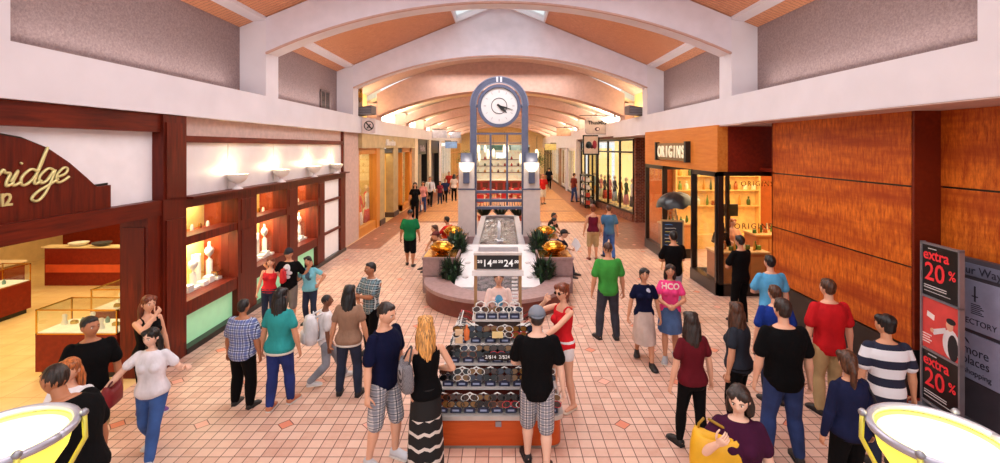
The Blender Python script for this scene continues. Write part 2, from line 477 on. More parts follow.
# arched sign board
t = empty('shop_sign', (-5.66, 5.3, 2.74), 'dark arched mahogany sign board with gold script letters over the shop entrance', 'sign')
pts = [(-1.4, 0), (1.40, 0), (1.40, .32), (1.17, .31), (1.0, .46), (.76, .66), (.5, .83), (.2, .95), (-.1, 1.0), (-.5, .98), (-.9, .85), (-1.2, .6)]
MB().prism(pts, 'x', .01, .07).build('board', MAHOG, t)
MB().prism([(p[0] * 1.012, p[1] + .03) for p in pts], 'x', .0, .012).build('board_edge', BLACK, t)
GOLD = flat((226, 216, 150), .3, metal=.3, var=.06, name='pale_gold')
def stroke(pts, r=.018):
    # smooth polyline through points (y, z) on the board
    P = [Vector((0, p[0], p[1])) for p in pts]; out = []
    for i in range(len(P) - 1):
        p0, p1, p2, p3 = P[max(i - 1, 0)], P[i], P[i + 1], P[min(i + 2, len(P) - 1)]
        for k in range(4):
            u = k / 4; out.append(.5 * ((2 * p1) + (p2 - p0) * u + (2 * p0 - 5 * p1 + 4 * p2 - p3) * u * u + (3 * p1 - p0 - 3 * p2 + p3) * u ** 3))
    out.append(P[-1]); return out
def script_letter(strokes, y, z, s, r=.02):
    m = MB()
    for st in strokes:
        m.tube([(0.085, y + (p.y + p.z * .32) * s, z + p.z * s) for p in stroke(st)], r, 6)
    return m
LET = {
 'r': [[(-.15, .05), (.05, .3), (.12, .42), (.2, .34), (.32, .32), (.3, .12), (.34, 0), (.48, .08)]],
 'i': [[(0, .1), (.1, .38), (.06, .1), (.12, 0), (.26, .08)], [(.11, .56), (.13, .58)]],
 'd': [[(.4, .34), (.2, .4), (.03, .2), (.1, 0), (.26, .04), (.42, .34), (.48, 1.0), (.42, .5), (.4, .1), (.46, 0), (.6, .08)]],
 'g': [[(.4, .34), (.2, .4), (.03, .2), (.1, .02), (.26, .06), (.42, .36), (.36, -.2), (.2, -.46), (.0, -.4), (.1, -.22), (.4, -.04), (.6, .1)]],
 'e': [[(.02, .14), (.26, .22), (.3, .36), (.16, .4), (.02, .2), (.1, 0), (.26, .02), (.42, .14)]],
}
y = -.17
for ch, adv in (('r', .40), ('i', .22), ('d', .48), ('g', .50), ('e', .4)):
    script_letter(LET[ch], y, .42, .44, .017).build('letter', GOLD, t, smooth=180); y += adv * .44
for ch, yy in (('1', -.06), ('2', .0)):
    text(ch, .2, (.075, yy, .2), '+x', GOLD, t, 'numeral', extrude=.01, bold=.004)

# shop interior (yellow lit) : walls
WARM = flat((226, 196, 140), .8, var=.06, name='warm_wall')
struct(MB().box(-15, -14.8, -2, 16, 0, 4).build('wall_shop_left', WARM))
struct(MB().box(-15, -7.0, 15.9, 16.1, 0, 4).build('wall_shop_back', WARM))
struct(MB().box(-15, -5.9, -2, 16, 3.6, 3.7).build('ceiling', flat((236, 222, 190), .8, name='shop_ceiling')))
struct(MB().box(-14.8, -7.0, 15.8, 15.88, 0, 1.3).build('trim_shop_wainscot', REDWOOD))
area('shop_light', (-9.5, 6.5, 3.55), (0, 0, 0), 5, 6, 190, (1, .80, .46))
area('shop_light', (-9.0, 12.5, 3.55), (0, 0, 0), 5, 4, 120, (1, .80, .46))

# display-window wall
WY0 = 8.45
bays = [(8.14, 9.75), (10.5, 11.96), (12.6, 13.95)]
fr = MB()
fr.box(-5.85, -5.49, 8.14, 16.4, 2.54, 2.70)      # head rail
fr.box(-5.85, -5.52, 8.14, 14.5, 1.88, 2.03)      # transom rail
fr.box(-5.85, -5.515, 8.14, 14.5, .66, .90)        # sill rail
fr.box(-5.85, -5.525, 8.14, 16.4, .0, .07)
for a, b in ((9.75, 10.5), (11.96, 12.6), (13.95, 14.5)):
    fr.box(-5.85, -5.5, a, b, 0, 2.55); fr.box(-5.5, -5.485, a + .12, b - .12, .95, 1.85); fr.box(-5.5, -5.485, a + .12, b - .12, 2.06, 2.5)
fr.box(-5.85, -5.5, 15.95, 16.42, 0, 2.7); fr.box(-5.85, -5.51, 14.5, 15.95, 1.86, 1.93); fr.box(-5.85, -5.51, 14.5, 15.95, .86, .93)
fr.box(-5.8, -5.55, 16.3, 16.42, 2.7, 4.13)
struct(fr.build('trim_display_frame', MAHOG))
struct(MB().box(-5.9, -5.36, 8.14, 16.45, 2.70, 2.74).build('trim_display_ledge', MAHOGY))
struct(MB().box(-5.9, -5.47, 8.14, 16.42, 0, .1).build('baseboard_left', BLACK))
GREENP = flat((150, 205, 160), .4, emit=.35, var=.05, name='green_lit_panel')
WPAN = flat((240, 232, 230), .5, emit=.12, var=.03, name='white_lit_panel')
INBOX = flat((226, 200, 120), .7, var=.08, name='display_lining')
INRED = wood((124, 44, 22), (158, 66, 32), (140, 54, 26), 'z', .4, name='display_back')
for k, (a, b) in enumerate(bays):
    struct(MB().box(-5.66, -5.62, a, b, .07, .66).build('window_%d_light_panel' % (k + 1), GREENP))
    bx = MB(); bx.box(-6.25, -6.2, a, b, .8, 2.6); 
    bx.box(-6.25, -5.85, a - .03, a, .8, 2.6)
    struct(bx.build('wall_display_lining', INBOX))
    bx = MB(); bx.box(-6.25, -5.85, b, b + .03, .8, 2.6); bx.box(-6.25, -5.85, a, b, 2.58, 2.62)
    bx.box(-6.2, -5.85, a + .02, b - .02, 1.93, 1.98)
    struct(bx.build('wall_display_back', INRED))
    struct(MB().box(-6.2, -5.85, a, b, .84, .9).build('floor_display', flat((250, 236, 214), .5, name='display_deck')))
    o = struct(MB().box(-5.70, -5.69, a, b, .9, 1.88).build('window_%d' % (k + 1), glass()))
    struct(MB().box(-5.70, -5.69, a, b, 2.03, 2.54).build('window_%d_transom' % (k + 1), glass()))
    area('display_light', (-6.02, (a + b) / 2, 1.9), (0, 0, 0), .3, 1.1, 40, (1, .88, .60))
    area('display_light', (-6.0, (a + b) / 2, 2.56), (0, 0, 0), .2, 1.1, 16, (1, .80, .46))
for z0, z1 in ((.1, .86), (.93, 1.86), (1.93, 2.54)):
    struct(MB().box(-5.66, -5.58, 14.52, 15.93, z0, z1).build('wall_white_panel', WPAN))
# marble frieze with seams, brown strip and pink plaster over it
mz = [8.14, 9.6, 11.5, 13.5, 15.3, 16.4]
for a, b in zip(mz[:-1], mz[1:]):
    struct(MB().box(-5.75, -5.62, a + .012, b - .012, 2.74, 3.68).build('wall_marble_frieze', MARBLE))
struct(MB().box(-5.75, -5.66, 8.14, 16.4, 2.74, 3.7).build('trim_frieze_seams', BLACK))
struct(MB().box(-5.75, -5.55, 8.14, 16.4, 3.68, 3.80).build('trim_frieze_strip', MAHOGY))
struct(MB().box(-5.75, -5.63, 8.14, 16.4, 3.80, 4.135).build('wall_left_plaster', PINKST))
# urn uplights on the ledge
URNG = 'white urn uplights on the ledge'
urn = empty('wall_lamp', (-5.47, 9.6, 2.74))
MB().lathe([(.0, 0), (.10, 0), (.10, .02), (.04, .05), (.03, .09), (.05, .12)], n=20).build('foot', MARBLE, urn, smooth=40)
MB().lathe([(.0, .11), (.06, .12), (.14, .17), (.19, .25), (.205, .31), (.185, .31), (.17, .25), (.12, .19), (.0, .16)], n=24).build('bowl', flat((240, 234, 226), .4, var=.03), urn, smooth=40)
MB().ball((0, 0, .27), .05, n=10, m=8).build('bulb', flat((255, 226, 150), .4, emit=14, var=0.0), urn, smooth=180)
for k, yy in enumerate((9.6, 11.5, 13.5, 15.3)):
    o = urn if k == 0 else copy_tree(urn)
    o.location = (-5.42, yy, 2.74)
    tag(o, ('white urn lamp on the ledge, nearest to the dark wooden post', 'second white urn lamp on the ledge from the dark wooden post',
            'third white urn lamp on the ledge from the dark wooden post', 'white urn lamp at the far end of the ledge')[k], 'lamp', URNG)
    point('urn_light', (-5.42, yy, 3.12), 9, (1, .80, .42), .06)
# ================================================================ right: veneered wall
def veneer(x, y0, y1, side=-1):
    seams = (3.03, 1.86)
    zs = [.69, 1.86, 3.03, 4.2]
    for a, b in zip(zs[:-1], zs[1:]):
        struct(MB().box(x, x + .08, y0, y1, a + .014, min(b, 4.135) - .014).build('wall_right_panel', PANEL))
    m = MB(); m.box(x + .03, x + .2, y0, y1, .6, 4.135); struct(m.build('wall_right', BLACK))
    struct(MB().box(x - .04, x + .03, y0, y1, 0, .69).build('baseboard_right', BLACK))
veneer(5.90, 6.78, 10.3)
veneer(6.28, 2.0, 6.78)
PAND = wood((92, 26, 10), (132, 44, 16), (108, 32, 12), 'y', .3, name='dark_veneer')
struct(MB().box(5.90, 6.5, 6.74, 6.79, .69, 4.135).build('wall_right_return', PAND))
struct(MB().box(5.86, 6.4, 6.72, 6.79, 0, .69).build('baseboard_return', BLACK))
struct(MB().box(5.90, 6.3, 10.28, 10.32, .0, 4.135).build('wall_right_end', PAND))

struct(MB().box(5.25, 6.6, 2.0, 10.35, 4.12, 4.14).build('ceiling', PINKST))
struct(MB().box(6.25, 7.5, 10.2, 10.3, 0, 4.1).build('wall_right_recess_side', PAND))
# ================================================================ right: beauty shop with sign
OX = 5.2
struct(MB().box(OX, OX + .25, 11.4, 17.2, 2.99, 4.135).build('wall_right_shop_header', ORANGEW))
struct(MB().box(OX + .25, 7.4, 11.36, 11.6, 3.0, 4.135).build('wall_right_shop_return', REDWOOD))
struct(MB().box(6.2, 7.5, 10.3, 11.5, 3.02, 3.1).build('ceiling', REDWOOD))
struct(MB().box(7.3, 7.4, 10.3, 11.5, 0, 3.0).build('wall_right_recess', WARM))
struct(MB().box(5.3, 11.8, 17.0, 17.2, 0, 4.1).build('wall_shop_divider', flat((206, 110, 52), .6, var=.1)))
struct(MB().box(11.7, 11.8, 9, 17.1, 0, 4.1).build('wall_shop_far_side', WARM))
struct(MB().box(7.4, 11.8, 11.45, 11.6, 0, 4.1).build('wall_shop_near_side', WARM))
struct(MB().box(5.4, 11.8, 11.5, 17.0, 3.4, 3.5).build('ceiling', flat((240, 222, 180), .8, name='shop_ceiling')))
area('shop_light', (7.6, 14.2, 3.3), (0, 0, 0), 3.6, 4.5, 190, (1, .78, .46))
# display box frames left and right of the doorway
def glazed_box(x0, y0, y1, ztop, n):
    f = MB(); t_ = .09
    for yy in (y0, y1 - t_): f.box(x0 - .03, x0 + .12, yy, yy + t_, 0, ztop)
    f.box(x0 - .03, x0 + .12, y0, y1, ztop - .12, ztop); f.box(x0 - .05, x0 + .14, y0, y1, 0, .3)
    o = struct(f.build('window_%d' % n, DARKFR))
    MB().box(x0 + .03, x0 + .05, y0 + t_, y1 - t_, .3, ztop - .12).build('pane', glass(), o)
    return o
glazed_box(OX, 15.2, 17.1, 2.99, 5)
glazed_box(OX, 11.4, 12.95, 2.99, 6)
f = MB(); f.box(OX, OX + .12, 11.33, 11.42, 0, 3.0); f.box(OX, 7.3, 11.33, 11.42, .0, .28); f.box(OX, 7.3, 11.33, 11.45, 2.9, 3.0); f.box(7.2, 7.3, 11.33, 11.42, 0, 3)
o = struct(f.build('window_7', DARKFR)); MB().box(OX + .1, 7.2, 11.37, 11.39, .28, 2.9).build('pane', glass(), o)
# return sides of the glazed boxes
for yy in (12.9, 15.2):
    f = MB(); f.box(OX, OX + 1.0, yy - .02, yy + .04, 0, .3); f.box(OX, OX + 1.0, yy - .02, yy + .04, 2.87, 2.99); f.box(OX + .92, OX + 1.0, yy - .04, yy + .05, 0, 2.99)
    o = struct(f.build('window_side', DARKFR)); MB().box(OX + .1, OX + .92, yy, yy + .015, .3, 2.87).build('pane', glass(), o)
# shop sign
t = empty('shop_sign', (OX, 14.35, 3.2), 'rectangular shop sign with pale raised letters on orange wood header', 'sign')
MB().box(-.07, -.02, -1.2, 1.28, .0, .52).build('plate', flat((150, 118, 80), .4, metal=.5), t)
MB().box(-.14, -.0, -1.32, -1.18, -.03, .56).build('end_bar', BLACK, t); MB().box(-.14, -.0, 1.25, 1.33, -.03, .56).build('end_bar', BLACK, t)
for k, ch in enumerate('ORIGINS'):
    text(ch, .50, (-.085, 1.02 - k * .335, .09), '-x', flat((250, 240, 205), .4, emit=.25, var=.02), t, 'letter', extrude=.015, bold=.008, sx=.85)
# lettering on the glass
text('ORIGINS', .17, (6.12, 11.32, 2.66), '-y', BRASS, o, 'lettering', extrude=.003, spacing=1.25)
text('ORIGINS', .19, (6.02, 11.32, 1.63), '-y', BLACK, o, 'lettering', extrude=.003, spacing=1.3)

# inside the beauty shop: glowing wall shelves with bottles, counters
SHELF = flat((240, 196, 120), .5, name='shelf'); LITW = flat((240, 190, 110), .6, emit=.10, var=.2, name='lit_shelf_back')
GREENB = [flat(c, .25, var=.05) for c in ((60, 110, 50), (120, 150, 60), (236, 226, 190), (170, 90, 40), (70, 90, 40), (220, 150, 60))]
def bottle_mesh(kind):
    m = MB()
    if kind == 0: m.lathe([(0, 0), (.045, 0), (.05, .02), (.05, .13), (.03, .17), (.018, .18), (.018, .2), (.025, .2), (.025, .24), (0, .24)], n=10)
    elif kind == 1: m.lathe([(0, 0), (.06, 0), (.065, .03), (.06, .08), (.062, .085), (.062, .12), (0, .125)], n=10)
    else: m.lathe([(0, 0), (.03, 0), (.035, .1), (.02, .2), (.012, .24), (.012, .28), (0, .285)], n=10)
    return m
BOT = {}
def bottle(kind, col, loc, label, group, sc_=1.0):
    key = (kind, col)
    if key not in BOT: BOT[key] = bottle_mesh(kind).mesh('bottle', GREENB[col]); BOT[key].shade_smooth()
    o = bpy.data.objects.new('bottle', BOT[key]); COL.objects.link(o); o.location = loc; o.scale = (sc_,) * 3
    tag(o, label, 'bottle', group); return o
def shelf_unit(name_label, x0, x1, y, facing='-y', levels=(.9, 1.35, 1.8, 2.25), top=2.75, depth=.3, fill=True, bgroup='bottles on the shop shelves', blabel='small cosmetic bottle on the lit wall shelves of the beauty shop', step=.28, bs=1.0):
    """unit of length x1-x0 whose back is at y; facing '-y' or '-x' / '+x' (then x0,x1 run along world y and y is world x)"""
    t = empty('shelf_unit', (0, 0, 0), name_label, 'shelf')
    def B(m, a0, a1, d0, d1, z0, z1):
        if facing == '-y': return m.box(a0, a1, y - d1, y - d0, z0, z1)
        if facing == '-x': return m.box(y - d1, y - d0, a0, a1, z0, z1)
        return m.box(y + d0, y + d1, a0, a1, z0, z1)
    B(MB(), x0, x1, 0, .03, 0, top).build('back_panel', LITW, t)
    m = B(B(MB(), x0, x0 + .05, 0, depth, 0, top), x1 - .05, x1, 0, depth, 0, top); B(m, x0, x1, 0, depth, top, top + .05); m.build('side_panel', SHELF, t)
    for z in levels:
        B(MB(), x0 + .05, x1 - .05, .03, depth, z, z + .03).build('shelf', SHELF, t)
        if fill:
            a = x0 + .2
            while a < x1 - .15:
                k = random.randrange(3); c = random.randrange(6); d = depth * .55
                loc = {'-y': (a, y - d, z + .03), '-x': (y - d, a, z + .03), '+x': (y + d, a, z + .03)}[facing]
                bottle(k, c, loc, blabel, bgroup, bs); a += step * random.uniform(.8, 1.4)
    B(MB(), x0 + .05, x1 - .05, .03, depth, 0, .5).build('plinth', SHELF, t)
    return t
shelf_unit('glowing yellow wall shelf seen through the shop side window', 6.1, 9.1, 16.9, bs=1.3, levels=(1.5, 2.05, 2.55), top=3.1)
shelf_unit('glowing shelf along the far right wall of the beauty shop', 12.0, 16.4, 11.6, '-x', bs=1.3, levels=(1.5, 2.05, 2.55), top=3.1, step=.5)
CNT = flat((190, 110, 60), .4, name='counter_wood')
def counter(loc, sx, sy, h, label, matb=CNT, top=None, name='counter'):
    t = empty(name, loc, label, 'counter')
    MB().box(-sx / 2, sx / 2, -sy / 2, sy / 2, .08, h - .05, bev=.01).build('body', matb, t)
    MB().box(-sx / 2 + .04, sx / 2 - .04, -sy / 2 + .04, sy / 2 - .04, 0, .08).build('plinth', BLACK, t)
    MB().box(-sx / 2 - .03, sx / 2 + .03, -sy / 2 - .03, sy / 2 + .03, h - .05, h, bev=.008).build('worktop', top or flat((226, 170, 110), .3), t)
    m = MB()
    for k in range(3):
        a = -sx / 2 + .06 + k * (sx - .12) / 3; m.box(a, a + (sx - .12) / 3 - .04, -sy / 2 - .012, -sy / 2, .16, h - .13)
    m.build('front_panel', flat((214, 140, 80), .4), t)
    return t
counter((6.05, 12.15, 0), 1.3, .6, .95, 'low wooden counter just behind the shop side window')
counter((5.95, 16.2, 0), 1.0, .6, 1.0, 'wooden display table just inside the shop doorway')
counter((7.6, 13.5, 0), 1.0, .7, 1.15, 'taller wooden cash counter deeper in the beauty shop')
t = empty('monitor', (6.55, 13.6, 0), 'black screen on a thin stand inside the beauty shop', 'screen')
MB().box(-.2, .2, -.15, .15, 0, .03).build('base', BLACK, t); MB().cyl(0, 0, .03, 1.7, .03).build('pole', BLACK, t)
MB().box(-.24, .24, -.03, .03, 1.6, 1.95, bev=.01).build('screen', BLACK, t)

# umbrella and chalkboard in the doorway
def umbrella(loc, label):
    t = empty('umbrella', loc, label, 'umbrella'); m = MB(); n = 8; rings = []
    for j, (r, h) in enumerate(((.02, .30), (.2, .28), (.38, .2), (.5, .08), (.56, -.04))):
        ring = []
        for k in range(32):
            a = 2 * math.pi * k / 32; sc_ = 1 - (.10 * j / 4) * (.5 + .5 * math.cos(a * n)) * 0 - (.09 * j / 4) * (.5 - .5 * math.cos(a * n))
            ring.append((r * sc_ * math.cos(a), r * sc_ * math.sin(a), h + (.05 * j / 4) * (.5 - .5 * math.cos(a * n))))
        rings.append(ring)
    m.loft(rings, closed=False).build('canopy', flat((26, 24, 28), .35, var=.3), t, smooth=180)
    MB().cyl(0, 0, -.55, .36, .009, 8).build('shaft', GREYM, t)
    for k in range(8):
        a = 2 * math.pi * k / 8; MB().tube([(.0, 0, .25), (.3 * math.cos(a), .3 * math.sin(a), .2), (.55 * math.cos(a), .55 * math.sin(a), -.04)], .004, 4).build('rib', GREYM, t)
    MB().tube([(0, 0, -.55), (0, 0, -.62), (.03, 0, -.66), (.06, 0, -.62)], .012, 8).build('handle', BLACK, t)
    return t
umbrella((4.98, 13.6, 1.98), 'open black umbrella above the chalkboard easel in the shop doorway').rotation_euler = (R(8), R(-10), 0)
t = empty('easel_sign', (4.95, 13.75, 0), 'chalkboard on a pale wooden easel standing in the shop doorway', 'sign', rz=-18)
PINE = flat((196, 160, 110), .5)
for s in (-1, 1): MB().tube([(s * .30, -.1, 0), (s * .09, .06, 1.75)], .018, 6).build('leg', PINE, t)
MB().tube([(0, .5, 0), (0, .06, 1.7)], .018, 6).build('leg', PINE, t)
MB().box(-.33, .33, -.1, -.06, .52, .56).build('ledge', PINE, t)
M_ = Matrix.Rotation(R(-6), 4, 'X')
b_ = MB().box(-.30, .30, -.11, -.09, .56, 1.45).build('board', flat((22, 30, 46), .6), t)
m = MB(); m.box(-.32, .32, -.12, -.085, 1.43, 1.48); m.box(-.32, .32, -.12, -.085, .55, .6); m.box(-.32, -.28, -.12, -.085, .55, 1.48); m.box(.28, .32, -.12, -.085, .55, 1.48); m.build('board_frame', PINE, b_)
CHK = [flat((90, 150, 220), .8, emit=.1), flat((230, 230, 220), .8), flat((220, 200, 90), .8)]
for k in range(7):
    pts = [(-.2 + .05 * i + random.uniform(-.008, .008), -.118, 1.34 - k * .1 + random.uniform(-.012, .012)) for i in range(4 + random.randrange(5))]
    MB().tube(pts, .007, 5).build('chalk_line', CHK[k % 3], b_)
m = MB(); m.tube([(-.1, .05, 1.72), (.1, .05, 1.72)], .012); m.tube([(-.08, .05, 1.6), (.08, .05, 1.6)], .012); m.build('easel_top', PINE, t)

# ================================================================ right: brick shop with big windows
struct(MB().box(6.3, 7.2, 22.35, 22.6, 0, 4.1).build('wall_brick', BRICK))
struct(MB().box(5.25, 7.2, 17.2, 22.35, 4.05, 4.13).build('ceiling', WHITE))
struct(MB().box(7.1, 7.2, 17.2, 22.4, 0, 4.1).build('wall_recess', BRICK))
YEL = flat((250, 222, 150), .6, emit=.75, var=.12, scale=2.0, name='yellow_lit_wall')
def shopwindow(p0, p1, n, zb=.35, zt=4.0, bar=3.3, npan=3, fm=DARKFR, basem=BRICK, depth=2.4, back=YEL, frame=.09, mull=()):
    """shop window along the floor line p0 -> p1 with frame, panes, base wall and a lit back"""
    p0 = Vector((*p0, 0)); p1 = Vector((*p1, 0)); L = (p1 - p0).length; d = (p1 - p0) / L
    ang = math.atan2(d.y, d.x); M = Matrix.Translation(p0) @ Matrix.Rotation(ang, 4, 'Z')
    def B(m, a0, a1, b0, b1, z0, z1):
        k = len(m.v); m.box(a0, a1, b0, b1, z0, z1); m.v[k:] = [tuple(M @ Vector(q)) for q in m.v[k:]]; return m
    if zb > 0: struct(B(MB(), 0, L, -.05, .12, 0, zb).build('wall_shop_base', basem))
    f = MB(); B(f, 0, L, -.04, .06, zb, zb + frame); B(f, 0, L, -.04, .06, zt - frame, zt)
    if bar: B(f, 0, L, -.04, .06, bar, bar + frame)
    for k in range(npan + 1):
        a = k * (L - frame) / npan; B(f, a, a + frame, -.04, .06, zb, zt)
    o = struct(f.build('window_%d' % n, fm))
    B(MB(), frame, L - frame, 0, .01, zb + frame, zt - frame).build('pane', glass(), o)
    sgn = 1 if (M.to_3x3() @ Vector((0, 1, 0))).x * (p0.x) > 0 else -1
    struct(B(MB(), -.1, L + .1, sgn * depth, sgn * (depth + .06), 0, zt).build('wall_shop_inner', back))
    B2 = MB(); B(B2, 0, L, sgn * .1, sgn * depth, zb - .02, zb); struct(B2.build('floor_window', flat((226, 190, 130), .5)))
    return M, L, sgn, B
W1 = shopwindow((6.32, 22.6), (5.72, 28.4), 8, npan=3)
struct(MB().box(5.35, 6.35, 22.5, 34, 4.02, 4.13).build('trim_brown_band', MAHOGY))
# goods in the brick-shop window: dressed mannequins
CLO = [(196, 60, 44), (220, 220, 214), (60, 90, 60), (210, 150, 60), (50, 50, 70), (200, 120, 130), (90, 60, 44), (150, 170, 190)]
def mannequin(loc, label, group, col, col2, rz=0, h=1.5):
    t = empty('mannequin', loc, label, 'mannequin', group, rz)
    k = h / 1.5
    MB().lathe([(0, 0), (.16, 0), (.16, .02), (.02, .03)], n=14).build('base', GREYM, t)
    MB().cyl(0, 0, .02, .75 * k, .012, 8).build('pole', GREYM, t)
    MB().lathe([(0, .62), (.15, .62), (.17, .75), (.14, .88), (.115, 1.0), (.15, 1.15), (.17, 1.25), (.13, 1.33), (.05, 1.37), (0, 1.38)], n=14, sy=.62).build('torso', flat(col, .7), t, smooth=180).scale = (1, 1, k)
    MB().lathe([(0, .2), (.22, .2), (.2, .5), (.16, .75), (0, .78)], n=14, sy=.7).build('skirt', flat(col2, .7), t, smooth=180).scale = (1, 1, k)
    m = MB(); m.tube([(-.16, 0, 1.26 * k), (-.22, -.03, 1.05 * k), (-.2, -.1, .86 * k)], [.045, .038, .03]); m.build('arm', flat(col, .7), t, smooth=180)
    m = MB(); m.tube([(.16, 0, 1.26 * k), (.22, -.03, 1.05 * k), (.2, -.1, .86 * k)], [.045, .038, .03]); m.build('arm', flat(col, .7), t, smooth=180)
    m = MB(); m.cyl(0, 0, 1.34 * k, 1.44 * k, .035); m.ball((0, 0, 1.53 * k), .075, .09, .11); m.build('head', flat((226, 196, 160), .4), t, smooth=180)
    return t
for k in range(6):
    mannequin((6.75 - .1 * k, 23.3 + .85 * k, .35), 'mannequin in the large yellow lit window beside the brick wall', 'mannequins in the brick shop window', CLO[k], CLO[(k + 3) % 8], 60)
area('shop_light', (7.0, 25.5, 3.8), (0, 0, 0), 1.5, 4, 70, (1, .84, .5))

# further shop bays, right
W2 = shopwindow((5.72, 28.6), (5.6, 33.5), 9, zb=.2, npan=4, basem=BLACK)
for k in range(4):
    mannequin((6.35, 29.3 + 1.1 * k, .2), 'mannequin behind the dark framed window next to the shelf rack', 'mannequins behind the dark framed window', CLO[(k + 4) % 8], CLO[k], 60)
WF = flat((232, 226, 222), .5, name='white_frame')
struct(MB().box(5.2, 5.62, 33.5, 34.1, 0, 4.135).build('wall_right_pier', WHITE))
shopwindow((5.4, 34.1), (5.4, 38.5), 10, zb=.15, npan=2, fm=WF, basem=BLACK, frame=.2, bar=0, zt=3.5)
struct(MB().box(5.2, 5.6, 34.0, 62, 3.5, 4.135).build('wall_right_band', WHITE))
struct(MB().box(5.2, 5.7, 38.5, 39.2, 0, 3.5).build('wall_right_pier', WHITE))
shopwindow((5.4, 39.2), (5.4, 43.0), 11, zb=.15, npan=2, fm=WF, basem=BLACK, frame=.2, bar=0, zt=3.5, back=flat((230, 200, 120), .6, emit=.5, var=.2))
struct(MB().box(5.3, 5.7, 43, 45, 0, 3.5).build('wall_right_pier', flat((150, 110, 80), .6)))
shopwindow((5.4, 45), (5.4, 51), 12, zb=.15, npan=4, fm=WF, basem=BLACK, frame=.12, bar=2.8, zt=3.5)
shopwindow((5.4, 51.5), (5.4, 61), 13, zb=.15, npan=5, fm=BLACK, basem=BLACK, frame=.15, bar=2.8, zt=3.5)
for k in range(3):
    mannequin((5.95, 35.0 + 1.3 * k, .15), 'mannequin in the white framed window further down the hall', 'mannequins in the white framed window', CLO[(k * 3 + 1) % 8], CLO[k + 2], 70)
# freestanding shelf rack in front of the dark windows
p = gp(590, 205); 
t = empty('shelf_rack', (5.1, 28.6, 0), 'dark rack with tiers of white goods outside the dark framed window', 'rack')
for sx in (-.25, .25):
    for sy in (-.9, .9): MB().box(sx - .03, sx + .03, sy - .03, sy + .03, 0, 1.9).build('post', BLACK, t)
for z in (.15, .6, 1.05, 1.5, 1.88): MB().box(-.28, .28, -.93, .93, z, z + .04).build('shelf', BLACK, t)
for z in (.19, .64, 1.09, 1.54):
    for k in range(5):
        o = MB().box(-.12, .12, -.14, .14, 0, .24, bev=.02).build('carton', flat(((232, 226, 220), (200, 70, 50), (240, 220, 190), (90, 80, 90), (236, 230, 226))[(k + int(z * 10)) % 5], .5))
        o.location = (5.02, 27.86 + k * .37, z); tag(o, 'small carton of goods on the dark rack', 'box', 'cartons on the dark rack')

# hanging signs, right
t = empty('hanging_sign', tuple(at(597, 126, 24.0)), 'rounded grey shop sign hanging from a bracket above the big window', 'sign')
pts = []
for cx, cz, a0 in ((.42, .26, 0), (-.42, .26, 90), (-.42, -.26, 180), (.42, -.26, 270)):
    for k in range(5): a = R(a0 + k * 22.5); pts.append((cx + .16 * math.cos(a), cz + .14 * math.sin(a)))
MB().prism(pts, 'y', -.04, .04).build('plate', flat((186, 168, 164), .5), t)
MB().prism([(p_[0] * 1.05, p_[1] * 1.06) for p_ in pts], 'y', -.02, .02).build('rim', GREYM, t)
text('ThusMks', .26, (0, -.05, .08), '-y', BLACK, t, 'lettering', bold=.006, sx=1.0)
MB().prism([(.13 * math.cos(R(a)), -.16 + .1 * math.sin(R(a))) for a in range(0, 360, 24)], 'y', -.06, -.04).build('emblem', flat((70, 40, 52), .4), t)
MB().prism([(.03 + .06 * math.cos(R(a)), -.16 + .06 * math.sin(R(a))) for a in range(0, 360, 24)], 'y', -.07, -.06).build('emblem_centre', flat((220, 200, 200), .4), t)
MB().box(-.9, .92, -.02, .02, .52, .56).build('bracket', BLACK, t); MB().box(.88, .96, -.05, .05, .42, .66).build('bracket_plate', BLACK, t)
for x in (-.3, .3): MB().cyl(x, 0, .38, .53, .01, 6).build('hanger', BLACK, t)
t = empty('framed_poster', tuple(at(591, 145, 26.0)), 'poster in a black frame with dark and red artwork over the shop windows', 'poster')
m = MB(); m.box(-.46, .46, -.03, .03, .48, .55); m.box(-.46, .46, -.03, .03, -.55, -.48); m.box(-.46, -.39, -.03, .03, -.55, .55); m.box(.39, .46, -.03, .03, -.55, .55); m.build('frame', BLACK, t)
MB().box(-.4, .4, -.0, .02, -.5, .5).build('print', flat((226, 204, 190), .6), t)
for x, z, rx, rz, c in ((-.12, 0, .17, .2, (60, 70, 76)), (.2, .02, .12, .24, (176, 50, 70)), (-.2, -.05, .1, .12, (30, 40, 40)), (.05, -.1, .12, .1, (90, 30, 40))):
    MB().prism([(x + rx * math.cos(R(a)), z + rz * math.sin(R(a))) for a in range(0, 360, 30)], 'y', -.012, -.002).build('artwork', flat(c, .6), t)
# beam-side light fixtures (louvred), left and right; clerestory niches
for side, px, py, Y in (('left', 367, 110, 18.3), ('right', 629, 109, 18.3)):
    s = -1 if side == 'left' else 1
    t = empty('wall_light', (s * 5.35 - .1, Y, 4.78), 'grey louvred light fixture on the ledge, %s side past the second arch' % side, 'lamp')
    MB().prism([(-.42, .1), (.42, .0), (.5, .2), (.42, .3), (-.42, .42)] if s > 0 else [(-.42, 0), (.42, .1), (.42, .42), (-.42, .3), (-.5, .2)], 'y', -.35, .35).build('housing', flat((110, 102, 106), .5, metal=.3), t)
    for k in range(4): MB().box(-.4, .4, -.38, -.35, .08 + k * .07, .105 + k * .07).build('louvre', GREYM, t)
for s in (-1, 1):
    x = s * 5.75 - .1
    struct(MB().box(x, x + s * .1, 17.75, 20.2, 4.78, 6.2).build('wall_niche', flat((250, 218, 130), .6, emit=.30, var=.05, name='niche_glow')))
